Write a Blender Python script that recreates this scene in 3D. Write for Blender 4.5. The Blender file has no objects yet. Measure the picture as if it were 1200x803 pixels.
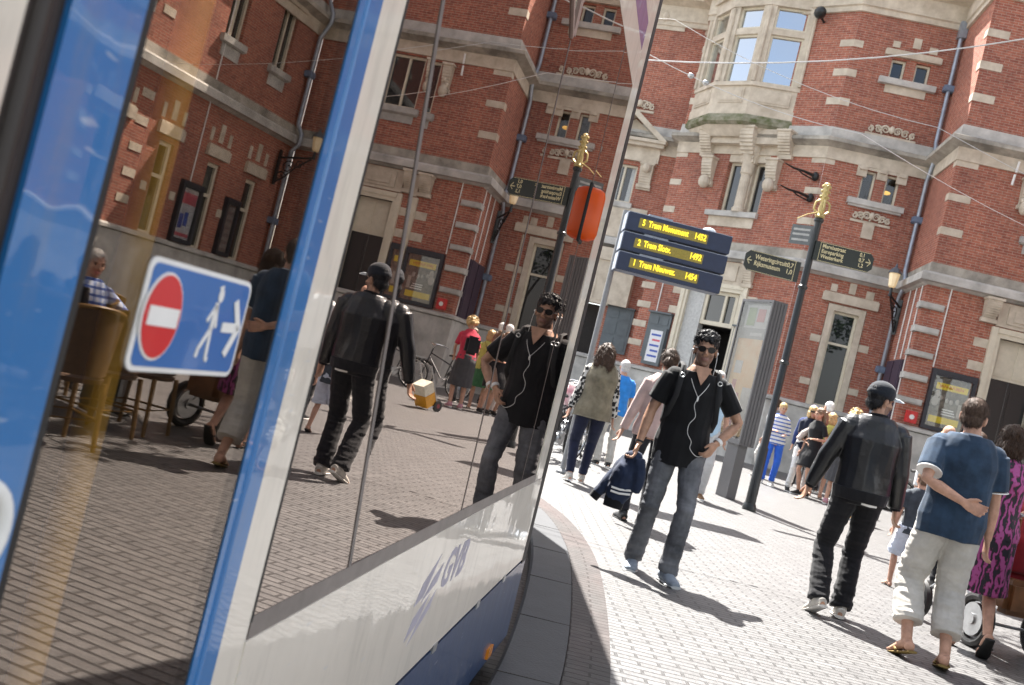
import bpy, bmesh, math, random
from mathutils import Vector as V, Matrix, noise, Quaternion
random.seed(7)
R=math.radians
scn=bpy.context.scene; COL=scn.collection
# ------------------------------------------------------------------ materials
MATS={}
def nt(name):
    m=bpy.data.materials.new(name); m.use_nodes=True; t=m.node_tree; t.nodes.clear()
    o=t.nodes.new('ShaderNodeOutputMaterial'); b=t.nodes.new('ShaderNodeBsdfPrincipled'); t.links.new(b.outputs[0],o.inputs[0])
    MATS[name]=m
    return m,t,b,o
def N(t,k,**kw):
    n=t.nodes.new(k)
    for a,v in kw.items():
        if a.startswith('i_'): n.inputs[a[2:].replace('_',' ')].default_value=v
        else: setattr(n,a,v)
    return n
def c4(c): return (c[0],c[1],c[2],1)
def mat(name,col,rough=.6,metal=0,var=.12,scale=14,bump=.0,bscale=60,coat=0,spec=.5,emit=None,estr=0,col2=None,ior=None,sheen=0):
    if name in MATS: return MATS[name]
    m,t,b,o=nt(name); L=t.links
    b.inputs['Roughness'].default_value=rough; b.inputs['Metallic'].default_value=metal
    b.inputs['Specular IOR Level'].default_value=spec; b.inputs['Coat Weight'].default_value=coat; b.inputs['Coat Roughness'].default_value=.03
    if sheen: b.inputs['Sheen Weight'].default_value=sheen
    tc=N(t,'ShaderNodeTexCoord')
    if var or col2:
        n=N(t,'ShaderNodeTexNoise',i_Scale=scale,i_Detail=5.0,i_Roughness=.62); L.new(tc.outputs['Object'],n.inputs['Vector'])
        r=N(t,'ShaderNodeValToRGB'); L.new(n.outputs['Fac'],r.inputs[0])
        a=col2 or [x*(1-var*1.6) for x in col]; e=col if col2 else [min(1,x*(1+var)) for x in col]
        r.color_ramp.elements[0].position=.32; r.color_ramp.elements[1].position=.68
        r.color_ramp.elements[0].color=c4(a); r.color_ramp.elements[1].color=c4(e)
        L.new(r.outputs[0],b.inputs['Base Color'])
    else: b.inputs['Base Color'].default_value=c4(col)
    if bump:
        n2=N(t,'ShaderNodeTexNoise',i_Scale=bscale,i_Detail=4.0); L.new(tc.outputs['Object'],n2.inputs['Vector'])
        bp=N(t,'ShaderNodeBump',i_Strength=bump,i_Distance=.01); L.new(n2.outputs['Fac'],bp.inputs['Height']); L.new(bp.outputs[0],b.inputs['Normal'])
    if emit: b.inputs['Emission Color'].default_value=c4(emit); b.inputs['Emission Strength'].default_value=estr
    return m
def brick_mat(name,c1,c2,mortar,w,h,ms,coord,soot,rough=.85,bump=.5,spec=.3,big=.5,sootc=None,dark_joint=0):
    m,t,b,o=nt(name); L=t.links; tc=N(t,'ShaderNodeTexCoord')
    src=tc.outputs[coord]
    # slight wobble so that courses are not ruler straight
    nz=N(t,'ShaderNodeTexNoise',i_Scale=1.3,i_Detail=3.0); L.new(src,nz.inputs['Vector'])
    sub=N(t,'ShaderNodeVectorMath',operation='SUBTRACT'); L.new(nz.outputs['Color'],sub.inputs[0]); sub.inputs[1].default_value=(.5,.5,.5)
    sc=N(t,'ShaderNodeVectorMath',operation='SCALE'); L.new(sub.outputs[0],sc.inputs[0]); sc.inputs['Scale'].default_value=.03 if dark_joint else .012
    ad=N(t,'ShaderNodeVectorMath',operation='ADD'); L.new(src,ad.inputs[0]); L.new(sc.outputs[0],ad.inputs[1])
    br=N(t,'ShaderNodeTexBrick',offset=.5,i_Scale=1.0); L.new(ad.outputs[0],br.inputs['Vector'])
    br.inputs['Color1'].default_value=c4(c1); br.inputs['Color2'].default_value=c4(c2); br.inputs['Mortar'].default_value=c4(mortar)
    br.inputs['Mortar Size'].default_value=ms; br.inputs['Mortar Smooth'].default_value=.25; br.inputs['Brick Width'].default_value=w; br.inputs['Row Height'].default_value=h; br.inputs['Bias'].default_value=-.1
    n=N(t,'ShaderNodeTexNoise',i_Scale=big,i_Detail=6.0,i_Roughness=.6); L.new(src,n.inputs['Vector'])
    r=N(t,'ShaderNodeValToRGB'); L.new(n.outputs['Fac'],r.inputs[0]); r.color_ramp.elements[0].position=.42; r.color_ramp.elements[1].position=.66
    r.color_ramp.elements[0].color=(0,0,0,1); r.color_ramp.elements[1].color=(soot,)*3+(1,)
    mx=N(t,'ShaderNodeMix',data_type='RGBA'); L.new(r.outputs[0],mx.inputs['Factor']); L.new(br.outputs['Color'],mx.inputs[6]); mx.inputs[7].default_value=c4(sootc or (.10,.055,.05))
    if coord=='UV':
        mp=N(t,'ShaderNodeMapping'); mp.inputs['Scale'].default_value=(1.6,.16,1); L.new(src,mp.inputs[0]); n5=N(t,'ShaderNodeTexNoise',i_Scale=1.0,i_Detail=5.0); L.new(mp.outputs[0],n5.inputs['Vector'])
        r5=N(t,'ShaderNodeMapRange'); L.new(n5.outputs['Fac'],r5.inputs[0]); r5.inputs[1].default_value=.5; r5.inputs[2].default_value=.75; r5.inputs[3].default_value=0; r5.inputs[4].default_value=.26
        m5=N(t,'ShaderNodeMix',data_type='RGBA'); L.new(r5.outputs[0],m5.inputs['Factor']); L.new(mx.outputs[2],m5.inputs[6]); m5.inputs[7].default_value=(.13,.06,.055,1); mx=m5
    else:
        v5=N(t,'ShaderNodeTexVoronoi',i_Scale=1.7); L.new(src,v5.inputs['Vector']); r5=N(t,'ShaderNodeMapRange'); L.new(v5.outputs['Distance'],r5.inputs[0]); r5.inputs[1].default_value=.02; r5.inputs[2].default_value=.05; r5.inputs[3].default_value=.55; r5.inputs[4].default_value=0
        m5=N(t,'ShaderNodeMix',data_type='RGBA'); L.new(r5.outputs[0],m5.inputs['Factor']); L.new(mx.outputs[2],m5.inputs[6]); m5.inputs[7].default_value=(.05,.047,.045,1); mx=m5
    # individual brick tone
    n3=N(t,'ShaderNodeTexNoise',i_Scale=9.0,i_Detail=2.0); L.new(src,n3.inputs['Vector'])
    mr=N(t,'ShaderNodeMapRange'); L.new(n3.outputs['Fac'],mr.inputs[0]); mr.inputs[1].default_value=.3; mr.inputs[2].default_value=.7; mr.inputs[3].default_value=.80; mr.inputs[4].default_value=1.18
    hs=N(t,'ShaderNodeMix',data_type='RGBA',blend_type='MULTIPLY'); hs.inputs['Factor'].default_value=1; L.new(mx.outputs[2],hs.inputs[6]); L.new(mr.outputs[0],hs.inputs[7])
    L.new(hs.outputs[2],b.inputs['Base Color'])
    b.inputs['Roughness'].default_value=rough; b.inputs['Specular IOR Level'].default_value=spec
    n4=N(t,'ShaderNodeTexNoise',i_Scale=45.0,i_Detail=3.0); L.new(src,n4.inputs['Vector'])
    mm=N(t,'ShaderNodeMath',operation='MULTIPLY_ADD'); L.new(n4.outputs['Fac'],mm.inputs[0]); mm.inputs[1].default_value=.35
    iv=N(t,'ShaderNodeMath',operation='SUBTRACT'); iv.inputs[0].default_value=1; L.new(br.outputs['Fac'],iv.inputs[1]); L.new(iv.outputs[0],mm.inputs[2])
    bp=N(t,'ShaderNodeBump',i_Strength=bump,i_Distance=.012); L.new(mm.outputs[0],bp.inputs['Height']); L.new(bp.outputs[0],b.inputs['Normal'])
    return m
BRICK=brick_mat('facade brick',(.425,.148,.094),(.305,.094,.064),(.42,.32,.25),.225,.066,.0065,'UV',.32)
STONE=mat('sandstone',(.66,.585,.475),.85,var=.16,scale=3.2,bump=.25,bscale=30,spec=.25,col2=(.46,.395,.31))
STONEW=mat('grey stone',(.50,.485,.45),.8,var=.2,scale=2.0,bump=.2,bscale=25,spec=.3)
STONED=mat('weathered ledge stone',(.54,.50,.43),.9,scale=1.5,bump=.3,bscale=18,spec=.2,col2=(.20,.19,.165))
MOSS=mat('mossy stone',(.33,.31,.24),.9,scale=4,bump=.3,bscale=20,spec=.2,col2=(.10,.115,.045))
CREAM=mat('cream joinery',(.66,.60,.47),.45,var=.06,scale=6)
GREYJ=mat('grey joinery',(.105,.125,.135),.5,var=.1,scale=5)
BLACKD=mat('black door paint',(.012,.012,.013),.35,var=.1)
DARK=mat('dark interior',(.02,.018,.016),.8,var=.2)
ZINC=mat('zinc',(.36,.40,.46),.4,metal=.5,var=.15,scale=6)
IRON=mat('black iron',(.014,.016,.017),.35,var=.2,scale=20,bump=.1,spec=.5)
STEEL=mat('galvanised steel',(.42,.43,.44),.35,metal=.8,var=.1)
CHROME=mat('chrome',(.7,.7,.7),.15,metal=1,var=.03)
RUBBER=mat('rubber',(.012,.012,.012),.6,var=.15)
WHITEP=mat('white paint',(.78,.77,.74),.4,var=.04)
def glass_mat(name,tint,refl,rough=.01,base=(.012,.014,.016)):
    m,t,b,o=nt(name); L=t.links
    b.inputs['Base Color'].default_value=c4(base); b.inputs['Roughness'].default_value=.5; b.inputs['Specular IOR Level'].default_value=0
    g=N(t,'ShaderNodeBsdfGlossy'); g.inputs['Color'].default_value=c4(tint); g.inputs['Roughness'].default_value=rough
    fr=N(t,'ShaderNodeLayerWeight'); fr.inputs['Blend'].default_value=.5
    mr=N(t,'ShaderNodeMapRange'); L.new(fr.outputs['Facing'],mr.inputs[0]); mr.inputs[1].default_value=0; mr.inputs[2].default_value=1; mr.inputs[3].default_value=refl[0]; mr.inputs[4].default_value=refl[1]
    tc=N(t,'ShaderNodeTexCoord'); nz=N(t,'ShaderNodeTexNoise',i_Scale=.8,i_Detail=1.0); L.new(tc.outputs['Object'],nz.inputs['Vector'])
    bp=N(t,'ShaderNodeBump',i_Strength=.03,i_Distance=.02); L.new(nz.outputs['Fac'],bp.inputs['Height']); L.new(bp.outputs[0],g.inputs['Normal'])
    mx=N(t,'ShaderNodeMixShader'); L.new(mr.outputs[0],mx.inputs[0]); L.new(b.outputs[0],mx.inputs[1]); L.new(g.outputs[0],mx.inputs[2]); L.new(mx.outputs[0],o.inputs[0])
    return m,t,mx
PANE,_,_=glass_mat('window glass',(.9,.95,1),(.02,.4))
TGLASS,_,_=glass_mat('tram side glass',(.85,.75,.69),(.13,.72),.0,base=(.006,.005,.005))
def clear_glass(name,tint,trans,refl):
    m,t,mx=glass_mat(name,tint,refl,.0)
    tr=N(t,'ShaderNodeBsdfTransparent'); tr.inputs[0].default_value=c4(trans); t.links.new(tr.outputs[0],mx.inputs[1]); return m
DGLASS=clear_glass('tram door glass',(.78,.69,.63),(.80,.77,.72),(.06,.46))
CGLASS=clear_glass('clear glass',(1,1,1),(.94,.95,.95),(.02,.3))
def paint(name,col,rough=.35,coat=.75):
    m=mat(name,col,rough,coat=coat,var=.04,scale=3); t=m.node_tree; L=t.links; b=t.nodes['Principled BSDF']; src=b.inputs['Base Color'].links[0].from_socket
    tc=N(t,'ShaderNodeTexCoord'); mp=N(t,'ShaderNodeMapping'); mp.inputs['Scale'].default_value=(6,6,1.1); L.new(tc.outputs['Object'],mp.inputs[0])
    n=N(t,'ShaderNodeTexNoise',i_Scale=3.0,i_Detail=8.0,i_Roughness=.7); L.new(mp.outputs[0],n.inputs['Vector']); r=N(t,'ShaderNodeMapRange'); L.new(n.outputs['Fac'],r.inputs[0]); r.inputs[1].default_value=.5; r.inputs[2].default_value=.8; r.inputs[3].default_value=0; r.inputs[4].default_value=.4
    g=N(t,'ShaderNodeMix',data_type='RGBA'); L.new(r.outputs[0],g.inputs['Factor']); L.new(src,g.inputs[6]); g.inputs[7].default_value=(.23,.215,.19,1)
    mp2=N(t,'ShaderNodeMapping'); mp2.inputs['Scale'].default_value=(9,9,42); mp2.inputs['Rotation'].default_value=(.5,.2,0); L.new(tc.outputs['Object'],mp2.inputs[0]); n2=N(t,'ShaderNodeTexNoise',i_Scale=2.0,i_Detail=2.0); L.new(mp2.outputs[0],n2.inputs['Vector'])
    r2=N(t,'ShaderNodeMapRange'); L.new(n2.outputs['Fac'],r2.inputs[0]); r2.inputs[1].default_value=.70; r2.inputs[2].default_value=.74; r2.inputs[3].default_value=0; r2.inputs[4].default_value=.35
    g2=N(t,'ShaderNodeMix',data_type='RGBA'); L.new(r2.outputs[0],g2.inputs['Factor']); L.new(g.outputs[2],g2.inputs[6]); g2.inputs[7].default_value=(.55,.58,.62,1); L.new(g2.outputs[2],b.inputs['Base Color'])
    rr=N(t,'ShaderNodeMapRange'); L.new(n.outputs['Fac'],rr.inputs[0]); rr.inputs[3].default_value=rough-.1; rr.inputs[4].default_value=rough+.25; L.new(rr.outputs[0],b.inputs['Roughness']); n9=N(t,'ShaderNodeTexNoise',i_Scale=7.0,i_Detail=2.0); L.new(tc.outputs['Object'],n9.inputs['Vector']); bp=N(t,'ShaderNodeBump',i_Strength=.06,i_Distance=.02); L.new(n9.outputs['Fac'],bp.inputs['Height']); L.new(bp.outputs[0],b.inputs['Coat Normal']); return m
TBLUE=paint('tram blue paint',(.012,.15,.41)); TCREAM=paint('tram cream paint',(.74,.68,.585)); TLOW=paint('tram dark blue paint',(.020,.055,.14)); TVIO=paint('tram violet livery',(.17,.10,.30))
# ------------------------------------------------------------------ mesh building
class MB:
    def __init__(s): s.v=[]; s.f=[]; s.mi=[]
    def add(s,vs,fs,mi=0):
        o=len(s.v); s.v+=[tuple(x) for x in vs]; s.f+=[tuple(i+o for i in f) for f in fs]; s.mi+=[mi]*len(fs); return s
    def box(s,a,b,tf=None,mi=0,ch=0):
        (x0,y0,z0),(x1,y1,z1)=a,b
        if ch:   # small chamfer on every edge
            bm=bmesh.new(); bmesh.ops.create_cube(bm,size=1)
            for w in bm.verts: w.co=V((x0+(w.co.x+.5)*(x1-x0),y0+(w.co.y+.5)*(y1-y0),z0+(w.co.z+.5)*(z1-z0)))
            bmesh.ops.bevel(bm,geom=list(bm.edges),offset=ch,segments=2,affect='EDGES'); bm.verts.index_update()
            vs=[w.co.copy() for w in bm.verts]; fs=[[w.index for w in f.verts] for f in bm.faces]; bm.free()
        else:
            vs=[V(p) for p in ((x0,y0,z0),(x1,y0,z0),(x1,y1,z0),(x0,y1,z0),(x0,y0,z1),(x1,y0,z1),(x1,y1,z1),(x0,y1,z1))]
            fs=[(0,3,2,1),(4,5,6,7),(0,1,5,4),(1,2,6,5),(2,3,7,6),(3,0,4,7)]
        if tf: vs=[tf(*p) for p in vs]
        return s.add(vs,fs,mi)
    def poly(s,pts,th,tf=None,mi=0):  # pts (a,b) -> prism in third axis 0..th ; tf(a,d,b)
        n=len(pts); vs=[V((p[0],0,p[1])) for p in pts]+[V((p[0],th,p[1])) for p in pts]
        fs=[tuple(range(n)),tuple(range(2*n-1,n-1,-1))]+[(i,(i+1)%n,n+(i+1)%n,n+i) for i in range(n)]
        if tf: vs=[tf(*p) for p in vs]
        return s.add(vs,fs,mi)
    def tube(s,pts,r,n=10,cap=True,ax=None,mi=0,closed=False):
        pts=[V(p) for p in pts]; m=len(pts)
        if not hasattr(r,'__len__'): r=[r]*m
        vs=[];prev=None
        for i,p in enumerate(pts):
            a=pts[i-1] if i or closed else p; b=pts[(i+1)%m] if i<m-1 or closed else p
            d=(b-a).normalized() if (b-a).length>1e-9 else V((0,0,1))
            if ax is not None: x=V(ax[i] if hasattr(ax[0],'__len__') else ax)
            else: x=prev if prev is not None else (V((1,0,0)) if abs(d.x)<.9 else V((0,1,0)))
            x=(x-d*x.dot(d)); x=x.normalized() if x.length>1e-6 else d.orthogonal().normalized(); prev=x; y=d.cross(x)
            ra,rb=(r[i] if hasattr(r[i],'__len__') else (r[i],r[i]))
            for k in range(n):
                t=2*math.pi*k/n; vs.append(p+x*(math.cos(t)*ra)+y*(math.sin(t)*rb))
        fs=[]
        for i in range(m if closed else m-1):
            for k in range(n):
                j=((i+1)%m)*n; fs.append((i*n+k,i*n+(k+1)%n,j+(k+1)%n,j+k))
        if cap and not closed: fs+= [tuple(range(n-1,-1,-1)),tuple((m-1)*n+k for k in range(n))]
        return s.add(vs,fs,mi)
    def ell(s,c,r,rot=None,n=14,m=9,mi=0):
        c=V(c); r=(r,)*3 if not hasattr(r,'__len__') else r; vs=[V((0,0,1))]
        for i in range(1,m):
            a=math.pi*i/m
            for k in range(n):
                t=2*math.pi*k/n; vs.append(V((math.sin(a)*math.cos(t),math.sin(a)*math.sin(t),math.cos(a))))
        vs.append(V((0,0,-1))); q=[]
        for w in vs:
            w=V((w.x*r[0],w.y*r[1],w.z*r[2])); 
            if rot is not None: w=rot@w
            q.append(w+c)
        fs=[(0,1+k,1+(k+1)%n) for k in range(n)]
        for i in range(m-2):
            for k in range(n): a=1+i*n; b=a+n; fs.append((a+k,b+k,b+(k+1)%n,a+(k+1)%n))
        e=len(vs)-1; a=1+(m-2)*n; fs+=[(e,a+(k+1)%n,a+k) for k in range(n)]
        return s.add(q,fs,mi)
    def lathe(s,c,prof,n=20,mi=0):
        return s.tube([V(c)+V((0,0,z)) for r,z in prof],[max(r,1e-4) for r,z in prof],n,True,(1,0,0),mi)
    def xf(s,M):
        s.v=[tuple(M@V(p)) for p in s.v]; return s
    def mesh(s,name,mats,smooth=False,uv=False):
        me=bpy.data.meshes.new(name); me.from_pydata(s.v,[],s.f)
        for m in (mats if isinstance(mats,(list,tuple)) else [mats]): me.materials.append(m)
        if any(s.mi): me.polygons.foreach_set('material_index',s.mi)
        bm=bmesh.new(); bm.from_mesh(me); bmesh.ops.recalc_face_normals(bm,faces=bm.faces); 
        if uv:
            ul=bm.loops.layers.uv.new('UVMap')
            for f in bm.faces:
                n=f.normal
                if abs(n.z)>.8:
                    for l in f.loops: l[ul].uv=(l.vert.co.x,l.vert.co.y)
                else:
                    t=V((-n.y,n.x,0)).normalized()
                    if abs(t.x)>.5 and t.x<0 or abs(t.x)<=.5 and t.y<0: t=-t
                    for l in f.loops: l[ul].uv=(l.vert.co.dot(t),l.vert.co.z)
        bm.to_mesh(me); bm.free()
        if smooth:
            me.polygons.foreach_set('use_smooth',[True]*len(me.polygons))
            try: me.set_sharp_from_angle(angle=R(40))
            except Exception: pass
        return me
    def build(s,name,mats,parent=None,smooth=False,uv=False,label=None):
        return link(name,s.mesh(name,mats,smooth,uv),parent,label)
def link(name,me,parent=None,label=None):
    o=bpy.data.objects.new(name,me); COL.objects.link(o)
    if parent is not None: o.parent=parent
    if label: o['label']=label
    return o
def tag(o,label=None,cat=None,group=None,kind=None):
    if label: o['label']=label
    if cat: o['category']=cat
    if group: o['group']=group
    if kind: o['kind']=kind
    return o
def thing(name,label,cat,loc=(0,0,0),rz=0,group=None):
    o=bpy.data.objects.new(name,None); COL.objects.link(o); o.location=loc; o.rotation_euler=(0,0,rz); o.empty_display_size=.1
    return tag(o,label,cat,group)
def kids(o): return [c for c in ALL() if c.parent==o]
def ALL(): return list(scn.objects)
def dup(root,loc,rz,label,group=None,mats=None):
    r=root.copy(); COL.objects.link(r); r.location=loc; r.rotation_euler=(0,0,rz); r['label']=label
    if group: r['group']=group
    for ch in kids(root):
        c=ch.copy(); COL.objects.link(c); c.parent=r
        for g in kids(ch):
            d=g.copy(); COL.objects.link(d); d.parent=c
    return r
def frame(o,x,up=(0,0,1)):  # basis: x right, up, normal toward the reader
    x=V(x).normalized(); up=V(up); up=(up-x*up.dot(x)).normalized(); n=x.cross(up)
    return Matrix(((x.x,up.x,n.x,o[0]),(x.y,up.y,n.y,o[1]),(x.z,up.z,n.z,o[2]),(0,0,0,1)))
def spl(pts,n=6):
    P=[V(p) for p in pts]; o=[]
    for i in range(len(P)-1):
        p0=P[max(i-1,0)];p1=P[i];p2=P[i+1];p3=P[min(i+2,len(P)-1)]
        for k in range(n):
            t=k/n; o.append(.5*((2*p1)+(p2-p0)*t+(2*p0-5*p1+4*p2-p3)*t*t+(3*p1-p0-3*p2+p3)*t**3))
    return o+[P[-1]]
def text_mesh(s,size,M,align='LEFT',sx=1,shear=0,th=.0015,bold=0):
    cu=bpy.data.curves.new('lettering','FONT'); cu.body=s; cu.size=size; cu.align_x=align; cu.align_y='BOTTOM'; cu.extrude=th; cu.shear=shear; cu.offset=bold; cu.resolution_u=3
    o=bpy.data.objects.new('tmp',cu); COL.objects.link(o); dg=bpy.context.evaluated_depsgraph_get()
    me=bpy.data.meshes.new_from_object(o.evaluated_get(dg)); bpy.data.objects.remove(o); bpy.data.curves.remove(cu)
    me.transform(M@Matrix.Scale(sx,4,(1,0,0))); return me
def lettering(lines,mt,parent,name='lettering'):
    mb=MB()
    for me in lines:
        mb.add([v.co for v in me.vertices],[list(p.vertices) for p in me.polygons]); bpy.data.meshes.remove(me)
    me=bpy.data.meshes.new(name); me.from_pydata(mb.v,[],mb.f); me.materials.append(mt)
    return link(name,me,parent)
# ------------------------------------------------------------------ world, sun, camera
SUN=V((-.38,.92,0)).normalized()*math.cos(R(60))+V((0,0,math.sin(R(60))))
w=bpy.data.worlds.new('World'); scn.world=w; w.use_nodes=True
bg=w.node_tree.nodes['Background']; sky=w.node_tree.nodes.new('ShaderNodeTexSky'); sky.sky_type='NISHITA'; sky.sun_disc=False
sky.sun_elevation=R(60); sky.sun_rotation=math.atan2(-.38,.92); sky.air_density=1.0; sky.dust_density=1.5; sky.ozone_density=1.0
_t=w.node_tree; _tc=_t.nodes.new('ShaderNodeTexCoord'); _nz=_t.nodes.new('ShaderNodeTexNoise'); _nz.inputs['Scale'].default_value=2.2; _nz.inputs['Detail'].default_value=6; _t.links.new(_tc.outputs['Generated'],_nz.inputs['Vector'])
_mr=_t.nodes.new('ShaderNodeMapRange'); _t.links.new(_nz.outputs['Fac'],_mr.inputs[0]); _mr.inputs[1].default_value=.40; _mr.inputs[2].default_value=.66; _mr.inputs[3].default_value=.25; _mr.inputs[4].default_value=1
_bw=_t.nodes.new('ShaderNodeRGBToBW'); _t.links.new(sky.outputs[0],_bw.inputs[0]); _cl=_t.nodes.new('ShaderNodeVectorMath'); _cl.operation='SCALE'; _cl.inputs[0].default_value=(1.30,1.24,1.16); _t.links.new(_bw.outputs[0],_cl.inputs['Scale'])
_mx=_t.nodes.new('ShaderNodeMix'); _mx.data_type='RGBA'; _t.links.new(_mr.outputs[0],_mx.inputs['Factor']); _t.links.new(sky.outputs[0],_mx.inputs[6]); _t.links.new(_cl.outputs[0],_mx.inputs[7])
w.node_tree.links.new(_mx.outputs[2],bg.inputs[0]); bg.inputs[1].default_value=.105
sl=bpy.data.lights.new('sun','SUN'); sl.energy=5.0; sl.angle=R(.5); sl.color=(1,.965,.91)
so=bpy.data.objects.new('sun',sl); COL.objects.link(so); so.rotation_euler=(-SUN).to_track_quat('-Z','Y').to_euler(); so.location=(0,0,30)
cd=bpy.data.cameras.new('camera'); cam=bpy.data.objects.new('camera',cd); COL.objects.link(cam); scn.camera=cam
cd.sensor_width=36; cd.lens=36*1175/1200; cd.clip_end=2000; cd.clip_start=.05
ro,pi_=R(13.95),R(1.17)
rt=V((1,0,0)); fw=V((0,math.cos(pi_),math.sin(pi_))); up=V((0,-math.sin(pi_),math.cos(pi_)))
# picture x axis / y axis in world terms (camera rolled)
cx,cy=(rt*math.cos(ro)+up*(math.sin(ro))),(-rt*math.sin(ro)+up*math.cos(ro))
cam.matrix_world=Matrix(((cx.x,cy.x,-fw.x,0),(cx.y,cy.y,-fw.y,0),(cx.z,cy.z,-fw.z,1.2),(0,0,0,1)))
cd.dof.use_dof=True; cd.dof.focus_distance=4.2; cd.dof.aperture_fstop=8.0
scn.view_settings.view_transform='Standard'; scn.view_settings.look='None'; scn.view_settings.gamma=1; scn.view_settings.exposure=2.2
scn.render.engine='CYCLES'
try: scn.cycles.max_bounces=8; scn.cycles.glossy_bounces=4; scn.cycles.use_denoising=True; scn.cycles.transparent_max_bounces=12; scn.cycles.sample_clamp_indirect=8
except Exception: pass
# ------------------------------------------------------------------ ground
PAVE=brick_mat('clinker paving',(.118,.115,.114),(.082,.080,.081),(.009,.008,.008),.205,.064,.0085,'Object',.5,rough=.48,bump=.8,spec=.95,big=.22,sootc=(.066,.063,.061),dark_joint=1)
EDGE=brick_mat('edging bricks',(.055,.052,.05),(.042,.04,.039),(.012,.011,.01),.21,.066,.006,'UV',.3,rough=.6,bump=.6)
ROAD=brick_mat('track bed bricks',(.07,.066,.06),(.052,.049,.045),(.025,.022,.02),.21,.065,.007,'Object',.5,rough=.7,bump=.6)
KERB=mat('kerb stone',(.034,.036,.041),.65,var=.12,scale=5,bump=.25,bscale=70)
ML,MT,MBS,MO=nt('wide ground'); MBS.inputs['Base Color'].default_value=(.16,.15,.14,1); MBS.inputs['Roughness'].default_value=.9
def gz(y): return .12*min(1,max(0,(y-14)/6))
KT=[(-12,-2.1),(-6,-1.08),(0,-.12),(2,.20),(3,.36),(4.05,.52),(4.88,.61),(6.05,.70),(6.9,.74),(7.55,.74),(8.4,.69),(9.2,.57),(11,.1),(14,-1.2),(18,-3.5),(24,-7.5),(40,-18)]
def kx(y):
    for (a,p),(b,q) in zip(KT,KT[1:]):
        if y<=b:
            i=KT.index((a,p)); m0=((q-KT[i-1][1])/(b-KT[i-1][0]) if i else (q-p)/(b-a)); 
            m1=((KT[i+2][1]-p)/(KT[i+2][0]-a) if i+2<len(KT) else (q-p)/(b-a)); t=(y-a)/(b-a); h=b-a
            return (2*t**3-3*t*t+1)*p+(t**3-2*t*t+t)*h*m0+(-2*t**3+3*t*t)*q+(t**3-t*t)*h*m1
    return KT[-1][1]
ys=[-12+.2*i for i in range(221)]
def strip(off0,off1,z,name,m,uv=False,far=None):
    mb=MB(); vs=[]
    for y in ys:
        k=kx(y); vs+=[(k+off0,y,gz(y)+z),(far if far is not None else k+off1,y,gz(y)+z)]
    mb.add(vs,[(2*i,2*i+1,2*i+3,2*i+2) for i in range(len(ys)-1)]); me=mb.mesh(name,m)
    if uv:
        ul=me.uv_layers.new(name='UVMap')
        for p in me.polygons:
            for li in p.loop_indices:
                vi=me.loops[li].vertex_index; ul.data[li].uv=((off1-off0)*(vi%2)*.98,ys[vi//2])
    return tag(link(name,me),kind='structure')
strip(.20,0,0,'pavement',PAVE,far=90)
strip(0,.20,.003,'pavement_edging',EDGE,True)
mb=MB(); vs=[]
for y in ys:
    k=kx(y); z=gz(y); vs+=[(k-.27,y,z-.104),(k-.27,y,z-.012),(k-.255,y,z+.004),(k-.004,y,z+.006),(k-.004,y,z-.1)]
mb.add(vs,[(5*i+j,5*i+j+1,5*i+j+6,5*i+j+5) for i in range(len(ys)-1) for j in range(4)])
tag(mb.build('kerb',KERB),kind='structure')
# joints between kerb stones
mb=MB()
for i in range(24):
    y=-4+i*1.0; k=kx(y); mb.box((k-.258,y,gz(y)-.02),(k-.004,y+.007,gz(y)+.0075))
tag(mb.build('kerb_joint',mat('kerb joint',(.07,.065,.06),.9)),kind='structure')
mb=MB(); mb.add([(-40,-30,-.1),(90,-30,-.1),(90,14,-.1),(-40,14,-.1)],[(0,1,2,3)]); mb.add([(-40,14,-.1),(90,14,-.1),(90,32,.018),(-40,32,.018)],[(0,1,2,3)])
tag(mb.build('road',ROAD),kind='structure')
mb=MB(); mb.add([(-900,-900,-.2),(900,-900,-.2),(900,900,-.2),(-900,900,-.2)],[(0,1,2,3)]); tag(mb.build('ground',ML),kind='structure')
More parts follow.
